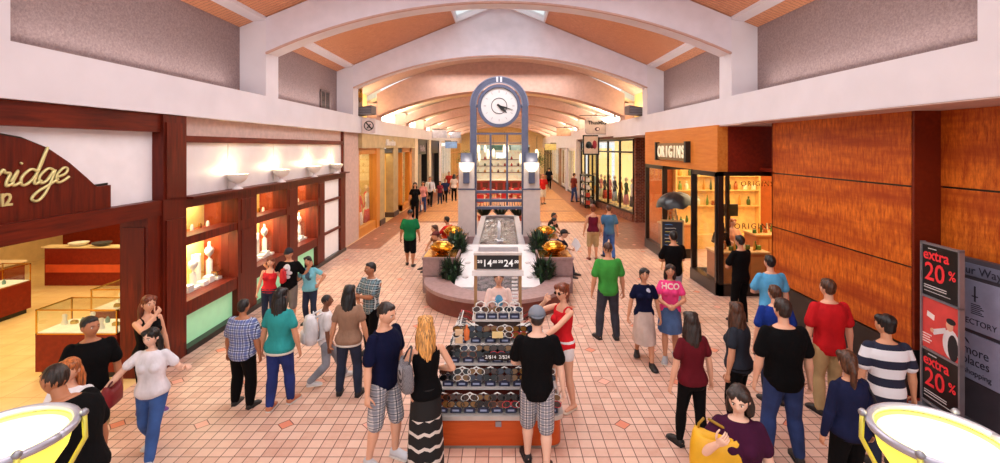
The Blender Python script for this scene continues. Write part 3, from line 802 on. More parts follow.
# swirl sign in the left niche
t = empty('neon_sign', (-5.6, 18.3, 5.15), 'small framed sign with curled brass ornament high in the left niche', 'sign')
MB().box(-.04, 0, -.5, .45, 0, .95).build('panel', flat((52, 50, 58), .3), t)
m = MB(); m.tube([(.03, .25 * math.sin(a) * (1 - a / 14), .5 + .38 * math.cos(a) * (1 - a / 14)) for a in [i * .35 for i in range(34)]], .02, 6); m.build('ornament', BRASS, t, smooth=180)
# round prohibition sign box on the left fascia
t = empty('fascia_sign', (LX + .02, 18.15, 4.12), 'white box sign with a round no skateboarding mark on the left fascia', 'sign')
MB().box(0, .5, -.04, .04, .02, .58).build('box', flat((226, 208, 206), .5), t)
m = MB()
for a0 in range(0, 360, 15):
    a, b = R(a0), R(a0 + 15)
    m.prism([(.26 + .19 * math.cos(a), .3 + .19 * math.sin(a)), (.26 + .19 * math.cos(b), .3 + .19 * math.sin(b)), (.26 + .155 * math.cos(b), .3 + .155 * math.sin(b)), (.26 + .155 * math.cos(a), .3 + .155 * math.sin(a))], 'y', -.055, -.04)
m.build('ring', BLACK, t)
m = MB(); m.prism([(.12, .42), (.16, .45), (.40, .18), (.36, .15)], 'y', -.055, -.042); m.build('slash', BLACK, t)
m = MB(); m.tube([(.2, -.05, .22), (.26, -.05, .3), (.33, -.05, .36)], .02, 6); m.tube([(.17, -.05, .2), (.36, -.05, .24)], .014, 6); m.build('figure', flat((60, 54, 60), .5), t)

# ================================================================ left: golden shop
GOLDP = flat((188, 164, 120), .4, metal=.25, var=.15, scale=3, name='bronze_fascia')
GW = wood((196, 120, 44), (224, 150, 66), (208, 134, 54), 'z', .35, name='gold_wood')
struct(MB().box(-6.3, -5.5, 18.35, 29.2, 3.55, 4.135).build('wall_left_gold_header', GOLDP))
struct(MB().box(-6.4, -5.65, 16.42, 18.4, 0, 4.135).build('wall_left_pink_pier', PINKST))
f = MB()
f.box(-5.95, -5.66, 18.4, 18.55, 0, 3.55); f.box(-5.9, -5.66, 18.55, 21.3, 0, .35); f.box(-5.95, -5.62, 20.9, 21.45, 0, 3.55)
f.box(-6.35, -5.9, 18.36, 18.46, 0, .3); f.box(-6.35, -6.25, 18.36, 18.46, 0, 3.55); f.box(-6.35, -5.7, 18.36, 18.46, 3.35, 3.55); f.box(-5.9, -5.66, 18.5, 21.3, 3.3, 3.55)
f.box(-5.95, -5.66, 26.3, 26.5, 0, 3.55); f.box(-5.9, -5.66, 26.3, 28.9, 0, .35); f.box(-5.95, -5.66, 28.5, 29.2, 0, 3.55); f.box(-5.9, -5.66, 26.3, 29, 3.3, 3.55)
struct(f.build('trim_gold_front', GW))
for a, b in ((21.45, 22.3), (24.1, 25.2)):
    struct(MB().box(-6.0, -5.62, a, b, .25, 3.55).build('wall_left_pier', GOLDP)); struct(MB().box(-6.05, -5.58, a - .03, b + .03, 0, .25).build('baseboard_left', flat((70, 50, 44), .4)))
struct(MB().box(-6.6, -6.5, 22.3, 26.3, 0, 3.5).build('wall_left_gold', flat((236, 190, 92), .6, emit=.1, var=.1, scale=2, name='gold_wall')))
struct(MB().box(-5.9, -5.66, 22.3, 26.3, 3.3, 3.5).build('trim_door_head', BLACK))
o = struct(MB().box(-5.80, -5.79, 18.55, 20.9, .35, 3.3).build('window_14', glass())); struct(MB().box(-5.80, -5.79, 26.5, 28.5, .35, 3.3).build('window_15', glass()))
struct(MB().box(-6.25, -5.95, 18.40, 18.41, .3, 3.35).build('window_16', glass()))
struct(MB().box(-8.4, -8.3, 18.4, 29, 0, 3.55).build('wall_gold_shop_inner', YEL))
struct(MB().box(-8.4, -5.8, 22.2, 22.3, 0, 3.55).build('wall_gold_shop_side', WARM))
area('shop_light', (-7.0, 20.2, 3.4), (0, 0, 0), 1.6, 3, 60, (1, .80, .42))
area('shop_light', (-6.1, 24.2, 3.25), (0, 0, 0), .6, 2.5, 14, (1, .78, .36))
for k in range(4):
    mannequin((-6.05 - .22 * (k % 2), 19.75 + .6 * k, .02), 'dressed mannequin in the golden framed shop window on the left', 'mannequins in the golden shop window', [(226, 90, 80), (240, 230, 214), (230, 214, 190), (200, 60, 60)][k], [(236, 214, 200), (220, 150, 140), (210, 60, 50), (240, 220, 200)][k], 80, 1.7)
t = empty('shop_sign', (-5.48, 22.9, 3.68), 'white slanted script lettering on the bronze shop header', 'sign')
text('Illumina', .40, (0, 0, .0), '+x', WF, t, 'lettering', extrude=.03, shear=.35, bold=.012, sx=1.5)
# the shops past it: pale piers and black doorways
def blackshop(y0, y1, n, txt=None):
    struct(MB().box(-6.4, -5.5, y0 - 1.0, y0, 0, 4.135).build('wall_left_pier', flat((232, 214, 186), .6)))
    f = MB(); f.box(-5.9, -5.5, y0, y0 + .25, 0, 4.13); f.box(-5.9, -5.5, y1 - .25, y1, 0, 4.13); f.box(-5.9, -5.5, y0, y1, 3.9, 4.13); f.box(-5.8, -5.55, y0, y1, 3.1, 3.9)
    struct(f.build('door_%d' % n, BLACK)); struct(MB().box(-6.5, -6.45, y0, y1, 0, 3.2).build('wall_left_dark', flat((34, 22, 22), .5)))
blackshop(30.4, 34.2, 1); blackshop(36.0, 40.5, 2)
t = empty('shop_sign', (-5.54, 32.3, 3.3), 'pale lettering over the first black doorway on the left', 'sign')
text('Hollis', .6, (0, 0, 0), '+x', flat((190, 176, 186), .5), t, 'lettering', extrude=.02, sx=1.5)
struct(MB().box(-6.4, -5.5, 40.5, 42, 0, 4.135).build('wall_left_pier', WHITE))
shopwindow((-5.6, 42), (-5.6, 50), 17, zb=.15, npan=6, fm=WF, basem=BLACK, frame=.14, bar=0, zt=3.7)
shopwindow((-5.6, 50), (-5.6, 61.5), 18, zb=.15, npan=7, fm=flat((214, 150, 90), .5), basem=BLACK, frame=.14, bar=2.9, zt=4.0)
# ================================================================ people
SKIN = {'a': (226, 170, 140), 'b': (206, 146, 112), 'c': (176, 114, 80), 'd': (122, 76, 54), 'p': (236, 190, 166)}
EYEW = flat((236, 232, 226), .3, var=0.0, name='eye_white'); IRIS = flat((34, 22, 16), .2, var=0.0, name='iris')
LIPM = {}
def skin(k): return flat(SKIN[k], .55, var=.04, scale=9, name='skin')
def hair_mat(col):
    key = ('hair', tuple(col))
    if key in _mc: return _mc[key]
    m, nt, b = new_mat('hair'); v, x, y, z = coords(nt)
    n = noise(nt, v, 60, 4, (1, 1, .12), .6)
    nt.links.new(mix(nt, sharpen(nt, n, .35, .65), tuple(int(c * .62) for c in col), tuple(min(255, int(c * 1.3)) for c in col)), b.inputs['Base Color'])
    b.inputs['Roughness'].default_value = .42; bump(nt, b, n, .5, .01); _mc[key] = m; return m
def cloth(col, var=.07):
    key = ('cloth', tuple(col))
    if key in _mc: return _mc[key]
    m, nt, b = new_mat('cloth'); v, x, y, z = coords(nt)
    n = noise(nt, v, 5, 3, (1, 1, .55), .5)
    nt.links.new(mix(nt, sharpen(nt, n, .35, .65), tuple(int(c * .92) for c in col), tuple(min(255, int(c * 1.07)) for c in col)), b.inputs['Base Color'])
    b.inputs['Roughness'].default_value = .9; b.inputs['Specular IOR Level'].default_value = .15; bump(nt, b, n, .9, .05); _mc[key] = m; return m
def denim(col=(44, 62, 104)): return flat(col, .9, var=.30, scale=5, bmp=.1, name='denim')
def plaid(base, c1, c2, s=.055):
    key = ('plaid', base, c1, c2, s)
    if key in _mc: return _mc[key]
    m, nt, b = new_mat('plaid_cloth'); v, x, y, z = coords(nt)
    ax = (x / s).fract(); az = (z / s).fract()
    c = mix(nt, ax.lt(.42) * .6, base, c1); c = mix(nt, az.lt(.42) * .6, c, c1)
    c = mix(nt, ((ax - .72).abs().lt(.06)).max((az - .72).abs().lt(.06)), c, c2)
    nt.links.new(c, b.inputs['Base Color']); b.inputs['Roughness'].default_value = .85; _mc[key] = m; return m
def stripes(c1, c2, s=.12, off=0.0, duty=.45, zig=0.0):
    key = ('str', c1, c2, s, off, zig)
    if key in _mc: return _mc[key]
    m, nt, b = new_mat('striped_cloth'); v, x, y, z = coords(nt)
    zz = z + off
    if zig: zz = zz + ((x / .09).fract() - .5).abs() * zig
    c = mix(nt, (zz / s).fract().lt(duty), c1, c2)
    nt.links.new(c, b.inputs['Base Color']); b.inputs['Roughness'].default_value = .85; _mc[key] = m; return m
def zigdress():
    m, nt, b = new_mat('dress_cloth'); v, x, y, z = coords(nt)
    zz = z + ((x / .12).fract() - .5).abs() * .05 + (noise(nt, v, 5) - .5) * .03
    st = ((zz / .155).fract().lt(.24)) * z.lt(.62) * z.gt(.06)
    nt.links.new(mix(nt, st, (16, 15, 17), (214, 204, 196)), b.inputs['Base Color']); b.inputs['Roughness'].default_value = .8; return m

def remesh(mb, voxel, smooth=4, smf=.5, mats=None, displace=None):
    """one continuous skin over the joined shapes"""
    me = bpy.data.meshes.new('tmp'); me.from_pydata([tuple(p) for p in mb.v], [], mb.f)
    bm = bmesh.new(); bm.from_mesh(me); bmesh.ops.recalc_face_normals(bm, faces=bm.faces); bm.to_mesh(me); bm.free()
    o = bpy.data.objects.new('tmp', me); COL.objects.link(o)
    r = o.modifiers.new('r', 'REMESH'); r.mode = 'VOXEL'; r.voxel_size = voxel; r.use_smooth_shade = True
    if smooth:
        q = o.modifiers.new('s', 'SMOOTH'); q.factor = smf; q.iterations = smooth
    dg = bpy.context.evaluated_depsgraph_get(); dg.update()
    out = bpy.data.meshes.new_from_object(o.evaluated_get(dg))
    bpy.data.objects.remove(o); bpy.data.meshes.remove(me)
    n = len(out.vertices); v = np.empty(n * 3, 'f'); out.vertices.foreach_get('co', v); v = v.reshape(-1, 3)
    f = [tuple(p.vertices) for p in out.polygons]
    bpy.data.meshes.remove(out)
    return v, f
def capsule(mb, p0, p1, r0, r1, n=12, flat_=1.0, mid=None):
    p0, p1 = Vector(p0), Vector(p1); d = (p1 - p0); L = d.length; d = d / max(L, 1e-6)
    pts, rs = [], []
    for t in (-1, -.86, -.5, 0): pts.append(p0 + d * r0 * t); rs.append(r0 * math.sqrt(max(1 - t * t, .002)))
    if mid:
        for t, r in mid: pts.append(p0.lerp(p1, t)); rs.append(r)
    for t in (0, .5, .86, 1): pts.append(p1 + d * r1 * t); rs.append(r1 * math.sqrt(max(1 - t * t, .002)))
    return mb.tube(pts, rs, n)
def ik(a, b, l1, l2, pole):
    a, b = Vector(a), Vector(b); d = b - a; L = d.length; mx = (l1 + l2) * .998
    if L > mx: b = a + d * (mx / L); d = b - a; L = mx
    u = d / L; x = (l1 * l1 - l2 * l2 + L * L) / (2 * L); hgt = math.sqrt(max(l1 * l1 - x * x, 0))
    p = Vector(pole); p = p - u * p.dot(u); p = p.normalized() if p.length > 1e-6 else Vector((0, 1, 0))
    return a + u * x + p * hgt, b

# ---- head template (unit: head height 1, centre at 0, facing -y)
def head_template(fem):
    n, m = 40, 30; V, Fc, Mi = [], [], []
    def g(v, c, s): return math.exp(-((v - c) / s) ** 2)
    for j in range(m + 1):
        th = math.pi * j / m; th = min(max(th, .03), math.pi - .03)
        for k in range(n):
            ph = 2 * math.pi * k / n - math.pi / 2 + math.pi / n * 0
            x = math.sin(th) * math.cos(ph); y = math.sin(th) * math.sin(ph); z = math.cos(th)
            X, Y, Z = x * .335, y * .42, z * .5
            if z < 0:
                t = -z; X *= 1 - (.34 if fem else .24) * t ** 1.5
                if y > 0: Y *= 1 - .45 * t
                else: Y *= 1 - .05 * t
            else: X *= 1 + .04 * (1 - z)
            fr = max(-y, 0)
            if y < 0:
                Y -= .095 * g(x, 0, .14) * g(z, -.16, .15) * fr          # nose
                Y -= .045 * g(x, 0, .10) * g(z, .06, .16) * fr
                Y += .040 * (g(x, .40, .17) + g(x, -.40, .17)) * g(z, .06, .11)  # eye sockets
                Y -= .018 * g(z, .24, .08) * fr                            # brow
                Y -= .022 * g(x, 0, .26) * g(z, -.50, .07) * fr            # lips
                Y += .012 * g(x, 0, .25) * g(z, -.59, .05)
                Y -= .035 * g(x, 0, .25) * g(z, -.82, .16)                 # chin
                Y -= .015 * (g(x, .55, .2) + g(x, -.55, .2)) * g(z, -.15, .18)
            V.append((X, Y, Z))
    for j in range(m):
        for k in range(n):
            a = j * n + k; b = j * n + (k + 1) % n
            Fc.append((a, b, b + n, a + n))
            cx = sum(V[i][0] for i in (a, b, b + n, a + n)) / 4; cz = sum(V[i][2] for i in (a, b, b + n, a + n)) / 4
            cy = sum(V[i][1] for i in (a, b, b + n, a + n)) / 4
            Mi.append(3 if (cy < -.25 and abs(cx) < .085 and -.275 < cz < -.232) else 0)
    mb = MB(); mb.add(V, Fc); mb.m = Mi
    mb.add([], [])
    for s in (-1, 1):
        M = Matrix.Rotation(R(-18 * s), 3, 'Z')
        mb.ball((s * .345, .05, -.02), .035, .07, .115, 10, 8, 0, M)     # ear
        mb.ball((s * .135, -.335, .03), .058, .045, .038, 10, 8, 1)       # eye
        mb.ball((s * .135, -.374, .03), .026, .012, .028, 8, 6, 2)        # iris
        mb.tube([(s * .06, -.41, .112), (s * .14, -.405, .135), (s * .225, -.355, .115)], [.012, .016, .008], 6, 4)  # brow
    return mb
HEADT = {False: head_template(False), True: head_template(True)}

def add_hand(mb, wrist, d, side, palm_n, size, curl=.5, mi=0):
    """d: forearm direction, palm_n: palm normal, thumb leaves on 'side' direction. size = hand length"""
    d = Vector(d).normalized(); pn = Vector(palm_n); pn = (pn - d * pn.dot(d)).normalized(); sd = d.cross(pn).normalized()
    if sd.dot(Vector(side)) < 0: sd = -sd
    w = Vector(wrist); s = size
    rings = []
    for t, hw, ht in ((-.12, .13, .11), (0, .15, .10), (.15, .20, .105), (.35, .215, .09), (.5, .205, .07)):
        c = w + d * (t * s)
        rings.append([c + sd * (math.cos(a) * hw * s) + pn * (math.sin(a) * ht * s) for a in [2 * math.pi * k / 10 for k in range(10)]])
    mb.loft(rings, mi)
    for i, (off, L) in enumerate(((.155, .40), (.055, .45), (-.05, .42), (-.15, .34))):
        b = w + d * (.46 * s) + sd * (off * s); pts = [b - d * .06 * s, b]; a = 0
        for seg, f in ((0, .42), (1, .32), (2, .26)):
            a += R(18 + 50 * curl) * (.7 + .12 * i)
            b = b + (d * math.cos(a) + pn * math.sin(a)) * (L * f * s); pts.append(b)
        mb.tube(pts, [.048 * s, .05 * s, .046 * s, .042 * s, .03 * s], 6, mi)
    b = w + d * (.10 * s) + sd * (.13 * s) + pn * .02 * s
    mb.tube([b, b + (sd * .75 + d * .6 + pn * .2) * .20 * s, b + (sd * .8 + d * .95 + pn * .45) * .30 * s, b + (sd * .75 + d * 1.35 + pn * .7) * .34 * s], [.065 * s, .058 * s, .048 * s, .034 * s], 6, mi)

ARM = {  # wrist targets in body heights (outward, y, z), elbow pole (outward, y, z)
 'down': ((.165, -.01, .475), (.4, 1, .0)), 'fwd': ((.15, -.16, .53), (.3, 1, -.3)), 'back': ((.17, .12, .51), (.2, 1, .0)),
 'front': ((.03, -.15, .60), (1, .6, -.2)), 'hip': ((.14, -.02, .585), (1, .7, 0)), 'crossed': ((-.075, -.12, .655), (1, -.1, -.8)),
 'face': ((.035, -.155, .865), (1, -.2, -1)), 'out': ((.30, -.06, .56), (.3, 1, 0)), 'bag': ((.12, -.10, .60), (.6, 1, -.2)),
 'lap': ((.06, -.24, .0), (1, .4, 0)), 'shoulder': ((.10, -.13, .76), (.6, -.2, -1)), 'reach': ((.13, -.30, .66), (.6, .3, -1)),
 'hold': ((.02, -.20, .66), (1, .2, -1)), 'around': ((.27, -.02, .76), (.2, .2, -1)), 'pocket': ((.13, .0, .52), (1, 1, 0)), 'wave': ((.26, -.05, .70), (.6, .3, -1)),
}
PEOPLE = []
def person(pos, h, face=180, sex='m', sk='b', hair=('short', (40, 28, 22)), top=None, bottom=None, shoes=(40, 38, 40),
           arms=('down', 'down'), legs='stand', lean=0.0, side_lean=0.0, head=(0, 0), build=1.0, label='', near=True, feet='shoe', extras=(), seat=0.0):
    fem = sex == 'f'; X, Y = pos[0], pos[1]; Z0 = pos[2] if len(pos) > 2 else 0.0
    root = empty('person', (X, Y, Z0), label, 'person', None, face)
    vox = (.010 if near else .018) if Y < 12 else .022
    # --- pelvis and leg layout
    hipz = .515
    FT = {'stand': ((.062, .0, 0), (.055, .01, 0)), 'wide': ((.09, -.01, 0), (.085, .02, 0)), 'walkL': ((.05, -.15, 0), (.05, .14, .02)), 'walkR': ((.05, .14, .02), (.05, -.15, 0)),
          'stepL': ((.055, -.07, 0), (.055, .06, .0)), 'stepR': ((.055, .06, 0), (.055, -.07, 0)), 'stride': ((.05, -.21, 0), (.05, .17, .03)), 'relax': ((.06, -.03, 0), (.09, .05, 0)),
          'sit': ((.09, -.27, 0), (.08, -.25, 0))}[legs]
    pelvis = Vector((0, 0, hipz * h))
    if legs in ('walkL', 'walkR'): pelvis.z = .497 * h
    if legs == 'stride': pelvis.z = .478 * h
    if seat: pelvis.z = seat + .055 * h
    B = build
    ln = R(lean); sl = R(side_lean)
    def torso(fx, fy, fz):
        """body point (in heights, z above the pelvis) under lean"""
        v = Vector((fx * h, fy * h, fz * h)); v = Matrix.Rotation(ln, 3, 'X') @ v if True else v
        v = Matrix.Rotation(sl, 3, 'Y') @ v
        return pelvis + v
    # torso leans forward = towards -y: rotation about X by +angle moves +z towards -y
    if fem:
        T = [(-.055, .060, .055, .012), (-.03, .092, .070, .010), (.0, .103, .078, .008), (.035, .098, .072, .004), (.07, .080, .060, 0), (.10, .072, .056, -.002), (.14, .078, .060, -.002), (.175, .086, .064, -.004), (.215, .090, .063, 0), (.25, .090, .056, .004), (.282, .082, .046, .006), (.302, .052, .036, .008), (.32, .030, .030, .006)]
        shx, ur, neck = .096, .027, .026
    else:
        T = [(-.055, .060, .055, .010), (-.03, .082, .064, .008), (.0, .089, .069, .006), (.04, .085, .065, .002), (.08, .080, .061, 0), (.12, .083, .062, 0), (.16, .094, .067, -.002), (.20, .106, .072, -.002), (.235, .110, .068, 0), (.265, .108, .060, .004), (.288, .092, .048, .006), (.306, .060, .040, .008), (.325, .036, .034, .006)]
        shx, ur, neck = .114, .032, .032
    def torso_rings(off, z0, z1, flare=0.0, grow=1.0):
        rings = []
        zs = [t[0] for t in T]
        def at_(z):
            for a, b in zip(T[:-1], T[1:]):
                if a[0] <= z <= b[0]:
                    u = (z - a[0]) / (b[0] - a[0]); return [a[i] + (b[i] - a[i]) * u for i in range(4)]
            return list(T[0]) if z < zs[0] else list(T[-1])
        N = 11
        for i in range(N + 1):
            z = z0 + (z1 - z0) * i / N; q = at_(z)
            fl = flare * max(0, 1 - i / 4)
            hw = (q[1] * B * grow + off / h) * (1 + fl); hd = (q[2] * B * grow + off / h) * (1 + fl)
            rings.append([torso(hw * math.copysign(abs(math.cos(a)) ** .85, math.cos(a)), q[3] + hd * math.copysign(abs(math.sin(a)) ** .9, math.sin(a)), z) for a in [2 * math.pi * k / 24 for k in range(24)]])
        return rings
    bustz = .20
    # --- arms
    SH = {}
    for s, a in ((1, arms[0]), (-1, arms[1])):
        tg, pole = ARM[a] if isinstance(a, str) else a
        S = torso(s * shx, .004, .276)
        if a == 'lap' : W_ = Vector((s * tg[0] * h, tg[1] * h, pelvis.z + .06 * h))
        else:
            W_ = Vector((s * tg[0] * h, tg[1] * h, tg[2] * h + (pelvis.z - hipz * h)))
            if lean: W_ = W_ + (S - Vector((s * shx * h, .004 * h, (hipz + .276) * h + pelvis.z - hipz * h))) * (.9 if tg[2] > .55 else .75)
        El, Wr = ik(S, W_, .168 * h, .150 * h, (s * pole[0], pole[1], pole[2]))
        SH[s] = (S, El, Wr)
    LG = {}
    for s, ft in ((1, FT[0]), (-1, FT[1])):
        H = torso(s * .050, .004, -.02); A_ = Vector((s * ft[0] * h, ft[1] * h, (.045 + ft[2]) * h))
        if seat: A_.y -= .02 * h
        K, A2 = ik(H, A_, .233 * h, .222 * h, (s * .15, -1, 0)); LG[s] = (H, K, A2)
    # --- body (one continuous mesh)
    mb = MB(); mb.loft(torso_rings(0, T[0][0], T[-1][0]))
    if fem:
        for s in (-1, 1): mb.ball(torso(s * .040, -.048, .195), .036 * h * B, .034 * h * B, .034 * h * B)
    nb = torso(0, .010, .30); hc = torso(0, -.012, .412)
    hc = hc + Vector((0, -abs(math.sin(ln)) * .01, 0))
    capsule(mb, nb, nb.lerp(hc, .75), neck * h, neck * h * .92)
    for s in (-1, 1):
        S, El, Wr = SH[s]; b_ = (B - 1) * .7 + 1
        capsule(mb, S - Vector((0, 0, .004 * h)), El, ur * .84 * h * b_, .0225 * h * b_, mid=((.35, ur * .92 * h * b_),))
        capsule(mb, El, Wr, .0225 * h * b_, .0145 * h, mid=((.25, .0245 * h * b_), (.7, .018 * h)))
        H, K, A2 = LG[s]
        capsule(mb, H, K, .052 * h * b_, .031 * h * b_, mid=((.3, .050 * h * b_), (.7, .038 * h * b_)))
        capsule(mb, K, A2, .030 * h * b_, .0195 * h, mid=((.3, .035 * h * b_), (.65, .026 * h)))
        fd = Vector((s * .16, -1, 0)).normalized()
        capsule(mb, A2 + Vector((0, .012 * h, -.018 * h)), A2 + fd * .088 * h + Vector((0, 0, -.030 * h)), .022 * h, .014 * h)
    V, Fc = remesh(mb, vox * 1.0 if near else vox, 4)
    body = MB(); body.add([tuple(p) for p in V], Fc)
    # head
    hs = .135 * h * (1.0 if not fem else .98); 
    yaw, pitch = head
    HM = Matrix.Rotation(R(yaw), 4, 'Z') @ Matrix.Rotation(R(pitch), 4, 'X')
    HT = HEADT[fem]; M4 = Matrix.Translation(hc) @ HM @ Matrix.Diagonal((hs, hs, hs, 1))
    o_ = len(body.v); body.v += [tuple(M4 @ Vector(p)) for p in HT.v]; body.f += [tuple(i + o_ for i in f) for f in HT.f]; body.m += HT.m
    for s in (-1, 1):
        S, El, Wr = SH[s]; d = (Wr - El).normalized()
        a = arms[0] if s == 1 else arms[1]
        if a in ('down', 'fwd', 'back', 'pocket', 'out'): pn, sd, cu = Vector((-s, .1, 0)), Vector((0, -1, 0)), .35
        elif a in ('face', 'shoulder', 'hold'): pn, sd, cu = Vector((-s * .3, 1 if a != 'hold' else .2, .3)), Vector((0, 0, 1)), .6
        else: pn, sd, cu = Vector((-s * .5, .4, -.6)), Vector((-s * .2, 0, 1)), .6
        add_hand(body, Wr - d * .004 * h, d, sd, pn, .100 * h, cu)
    bm_ = body.build('body', [skin(sk), EYEW, IRIS, flat(tuple(int(c * k) for c, k in zip(SKIN[sk], (.86, .62, .62))), .4, name='lips'), flat(tuple(hair[1]), .6, name='brow')], root, smooth=180)
    # --- clothes
    GZ = .0015 if not near else .0
    def garment(name, mb_, mat, sm=3, v=None):
        V, Fc = remesh(mb_, v or vox * 1.05, sm)
        g = MB(); g.add([tuple(p) for p in V], Fc); return g.build(name, mat, root, smooth=180)
    shirt = None
    if top:
        kind, mat_ = top[0], top[1]; hem = top[2] if len(top) > 2 else -.03; nm = top[3] if len(top) > 3 else {'tee': 'shirt', 'long': 'shirt', 'tank': 'tank_top', 'dress': 'dress', 'open': 'vest'}[kind]
        off = .013 if kind != 'tank' else .010
        g = MB(); ztop = .312 if kind != 'tank' else (.262 if fem else .27)
        g.loft(torso_rings(off, hem, ztop, .015, 1.02))
        if fem:
            for s in (-1, 1): g.ball(torso(s * .040, -.050, .193), .040 * h * B, .040 * h * B, .038 * h * B)
        b2 = (B - 1) * .6 + 1
        for s in (-1, 1):
            S, El, Wr = SH[s]
            if kind == 'tee': capsule(g, S.lerp(torso(0, .004, .27), .10) + Vector((0, 0, .004 * h)), S.lerp(El, .66 if not fem else .55), (ur + .004) * h * b2, (ur + .010) * h * b2)
            elif kind == 'long':
                capsule(g, S, El, (ur + .004) * h * b2, .030 * h * b2); capsule(g, El, El.lerp(Wr, .93), .031 * h * B, .0215 * h)
            elif kind in ('tank', 'dress'):
                for yy in (-.042, .050): g.tube([torso(s * .058, yy * 1.02, .245), torso(s * .055, yy * .8, .285), torso(s * .050, .008, .302)], .009 * h, 6)
        shirt = garment(nm, g, mat_)
    if bottom:
        kind, mat_ = bottom[0], bottom[1]
        g = MB()
        if kind in ('trousers', 'jeans', 'leggings', 'shorts', 'minishorts'):
            lo = {'trousers': .016, 'jeans': .012, 'leggings': .008, 'shorts': .020, 'minishorts': .012}[kind]
            g.loft(torso_rings(.010, T[0][0], .05, 0, 1.02))
            for s in (-1, 1):
                H, K, A2 = LG[s]; b_ = (B - 1) * .7 + 1
                if kind == 'shorts':
                    E_ = K.lerp(A2, .06); capsule(g, H, K, .058 * h * b_, .050 * h * b_); 
                elif kind == 'minishorts': capsule(g, H, H.lerp(K, .28), .057 * h * b_, .055 * h * b_)
                else:
                    capsule(g, H, K, .054 * h * b_ + lo * .6, .033 * h * b_ + lo)
                    capsule(g, K, K.lerp(A2, .97), .033 * h * b_ + lo, .026 * h + lo * 1.1 if kind != 'leggings' else .025 * h, mid=((.3, .037 * h * b_ + lo * .8), (.65, .030 * h * b_ + lo)))
            garment({'jeans': 'jeans', 'leggings': 'trousers', 'minishorts': 'shorts'}.get(kind, kind), g, mat_, 4)
        elif kind in ('skirt', 'longskirt', 'maxi'):
            zb = {'skirt': .30, 'longskirt': .22, 'maxi': .02}[kind]; rings = []
            flr = {'skirt': 1.0, 'longskirt': 1.08, 'maxi': 1.15}[kind]
            zt = pelvis.z + .04 * h
            cx = 0; 
            for i in range(13):
                u = i / 12; z = zt + (zb * h - zt) * u
                K_ = (LG[1][1] + LG[-1][1]) / 2; A_ = (LG[1][2] + LG[-1][2]) / 2
                cy = (K_.y * .6 * min(u * 2, 1)) * .6
                fw = .100 + (.022 * flr) * min(1, u * 1.3); fd = .084 + .03 * flr * u + abs(LG[1][2].y - LG[-1][2].y) / h * .18 * u
                rings.append([(fw * h * B * math.cos(a) * (1 + .035 * u * math.sin(a * 9)), cy + fd * h * B * math.sin(a) * (1 + .04 * u * math.sin(a * 7 + 1)), z) for a in [2 * math.pi * k / 48 for k in range(48)]])
            g.loft(rings); g.build('skirt' if kind != 'maxi' else 'dress_skirt', mat_, root, smooth=60)
    # --- shoes
    for s in (-1, 1):
        H, K, A2 = LG[s]; fd = Vector((s * .16, -1, 0)).normalized(); sdv = Vector((-fd.y, fd.x, 0))
        zf = A2.z - .045 * h
        m = MB(); rings = []
        low = feet == 'sandal'
        for t, w_, z0, z1 in ((-.032, .012, .006, .035), (-.026, .024, .0, .050), (0, .026, 0, .052), (.03, .026, 0, .050), (.06, .031, 0, .036), (.09, .033, 0, .028), (.112, .027, .001, .022), (.124, .012, .004, .014)):
            if low: z1 = .012
            c = Vector((A2.x, A2.y, zf)) + fd * t * h; ring = []
            for k in range(12):
                a = 2 * math.pi * k / 12; zz = (z0 + z1) / 2 + math.sin(a) * (z1 - z0) / 2
                ring.append(c + sdv * (math.copysign(abs(math.cos(a)) ** .7, math.cos(a)) * w_ * h) + Vector((0, 0, zz * h)))
            rings.append(ring)
        m.loft(rings)
        sh = m.build('sandal' if low else 'shoe', flat(shoes, .5, var=.08), root, smooth=60)
        if near and not low:
            m = MB(); rings = []
            for t, w_ in ((-.034, .020), (0, .028), (.05, .031), (.09, .035), (.118, .027), (.128, .010)):
                c = Vector((A2.x, A2.y, zf)) + fd * t * h
                rings.append([c + sdv * sx_ * w_ * h + Vector((0, 0, zz * h)) for sx_, zz in ((-1, 0), (1, 0), (1, .010), (-1, .010))])
            m.loft(rings); m.build('sole', flat((220, 216, 210) if sum(shoes) > 150 else (30, 28, 30), .6), sh, smooth=30)
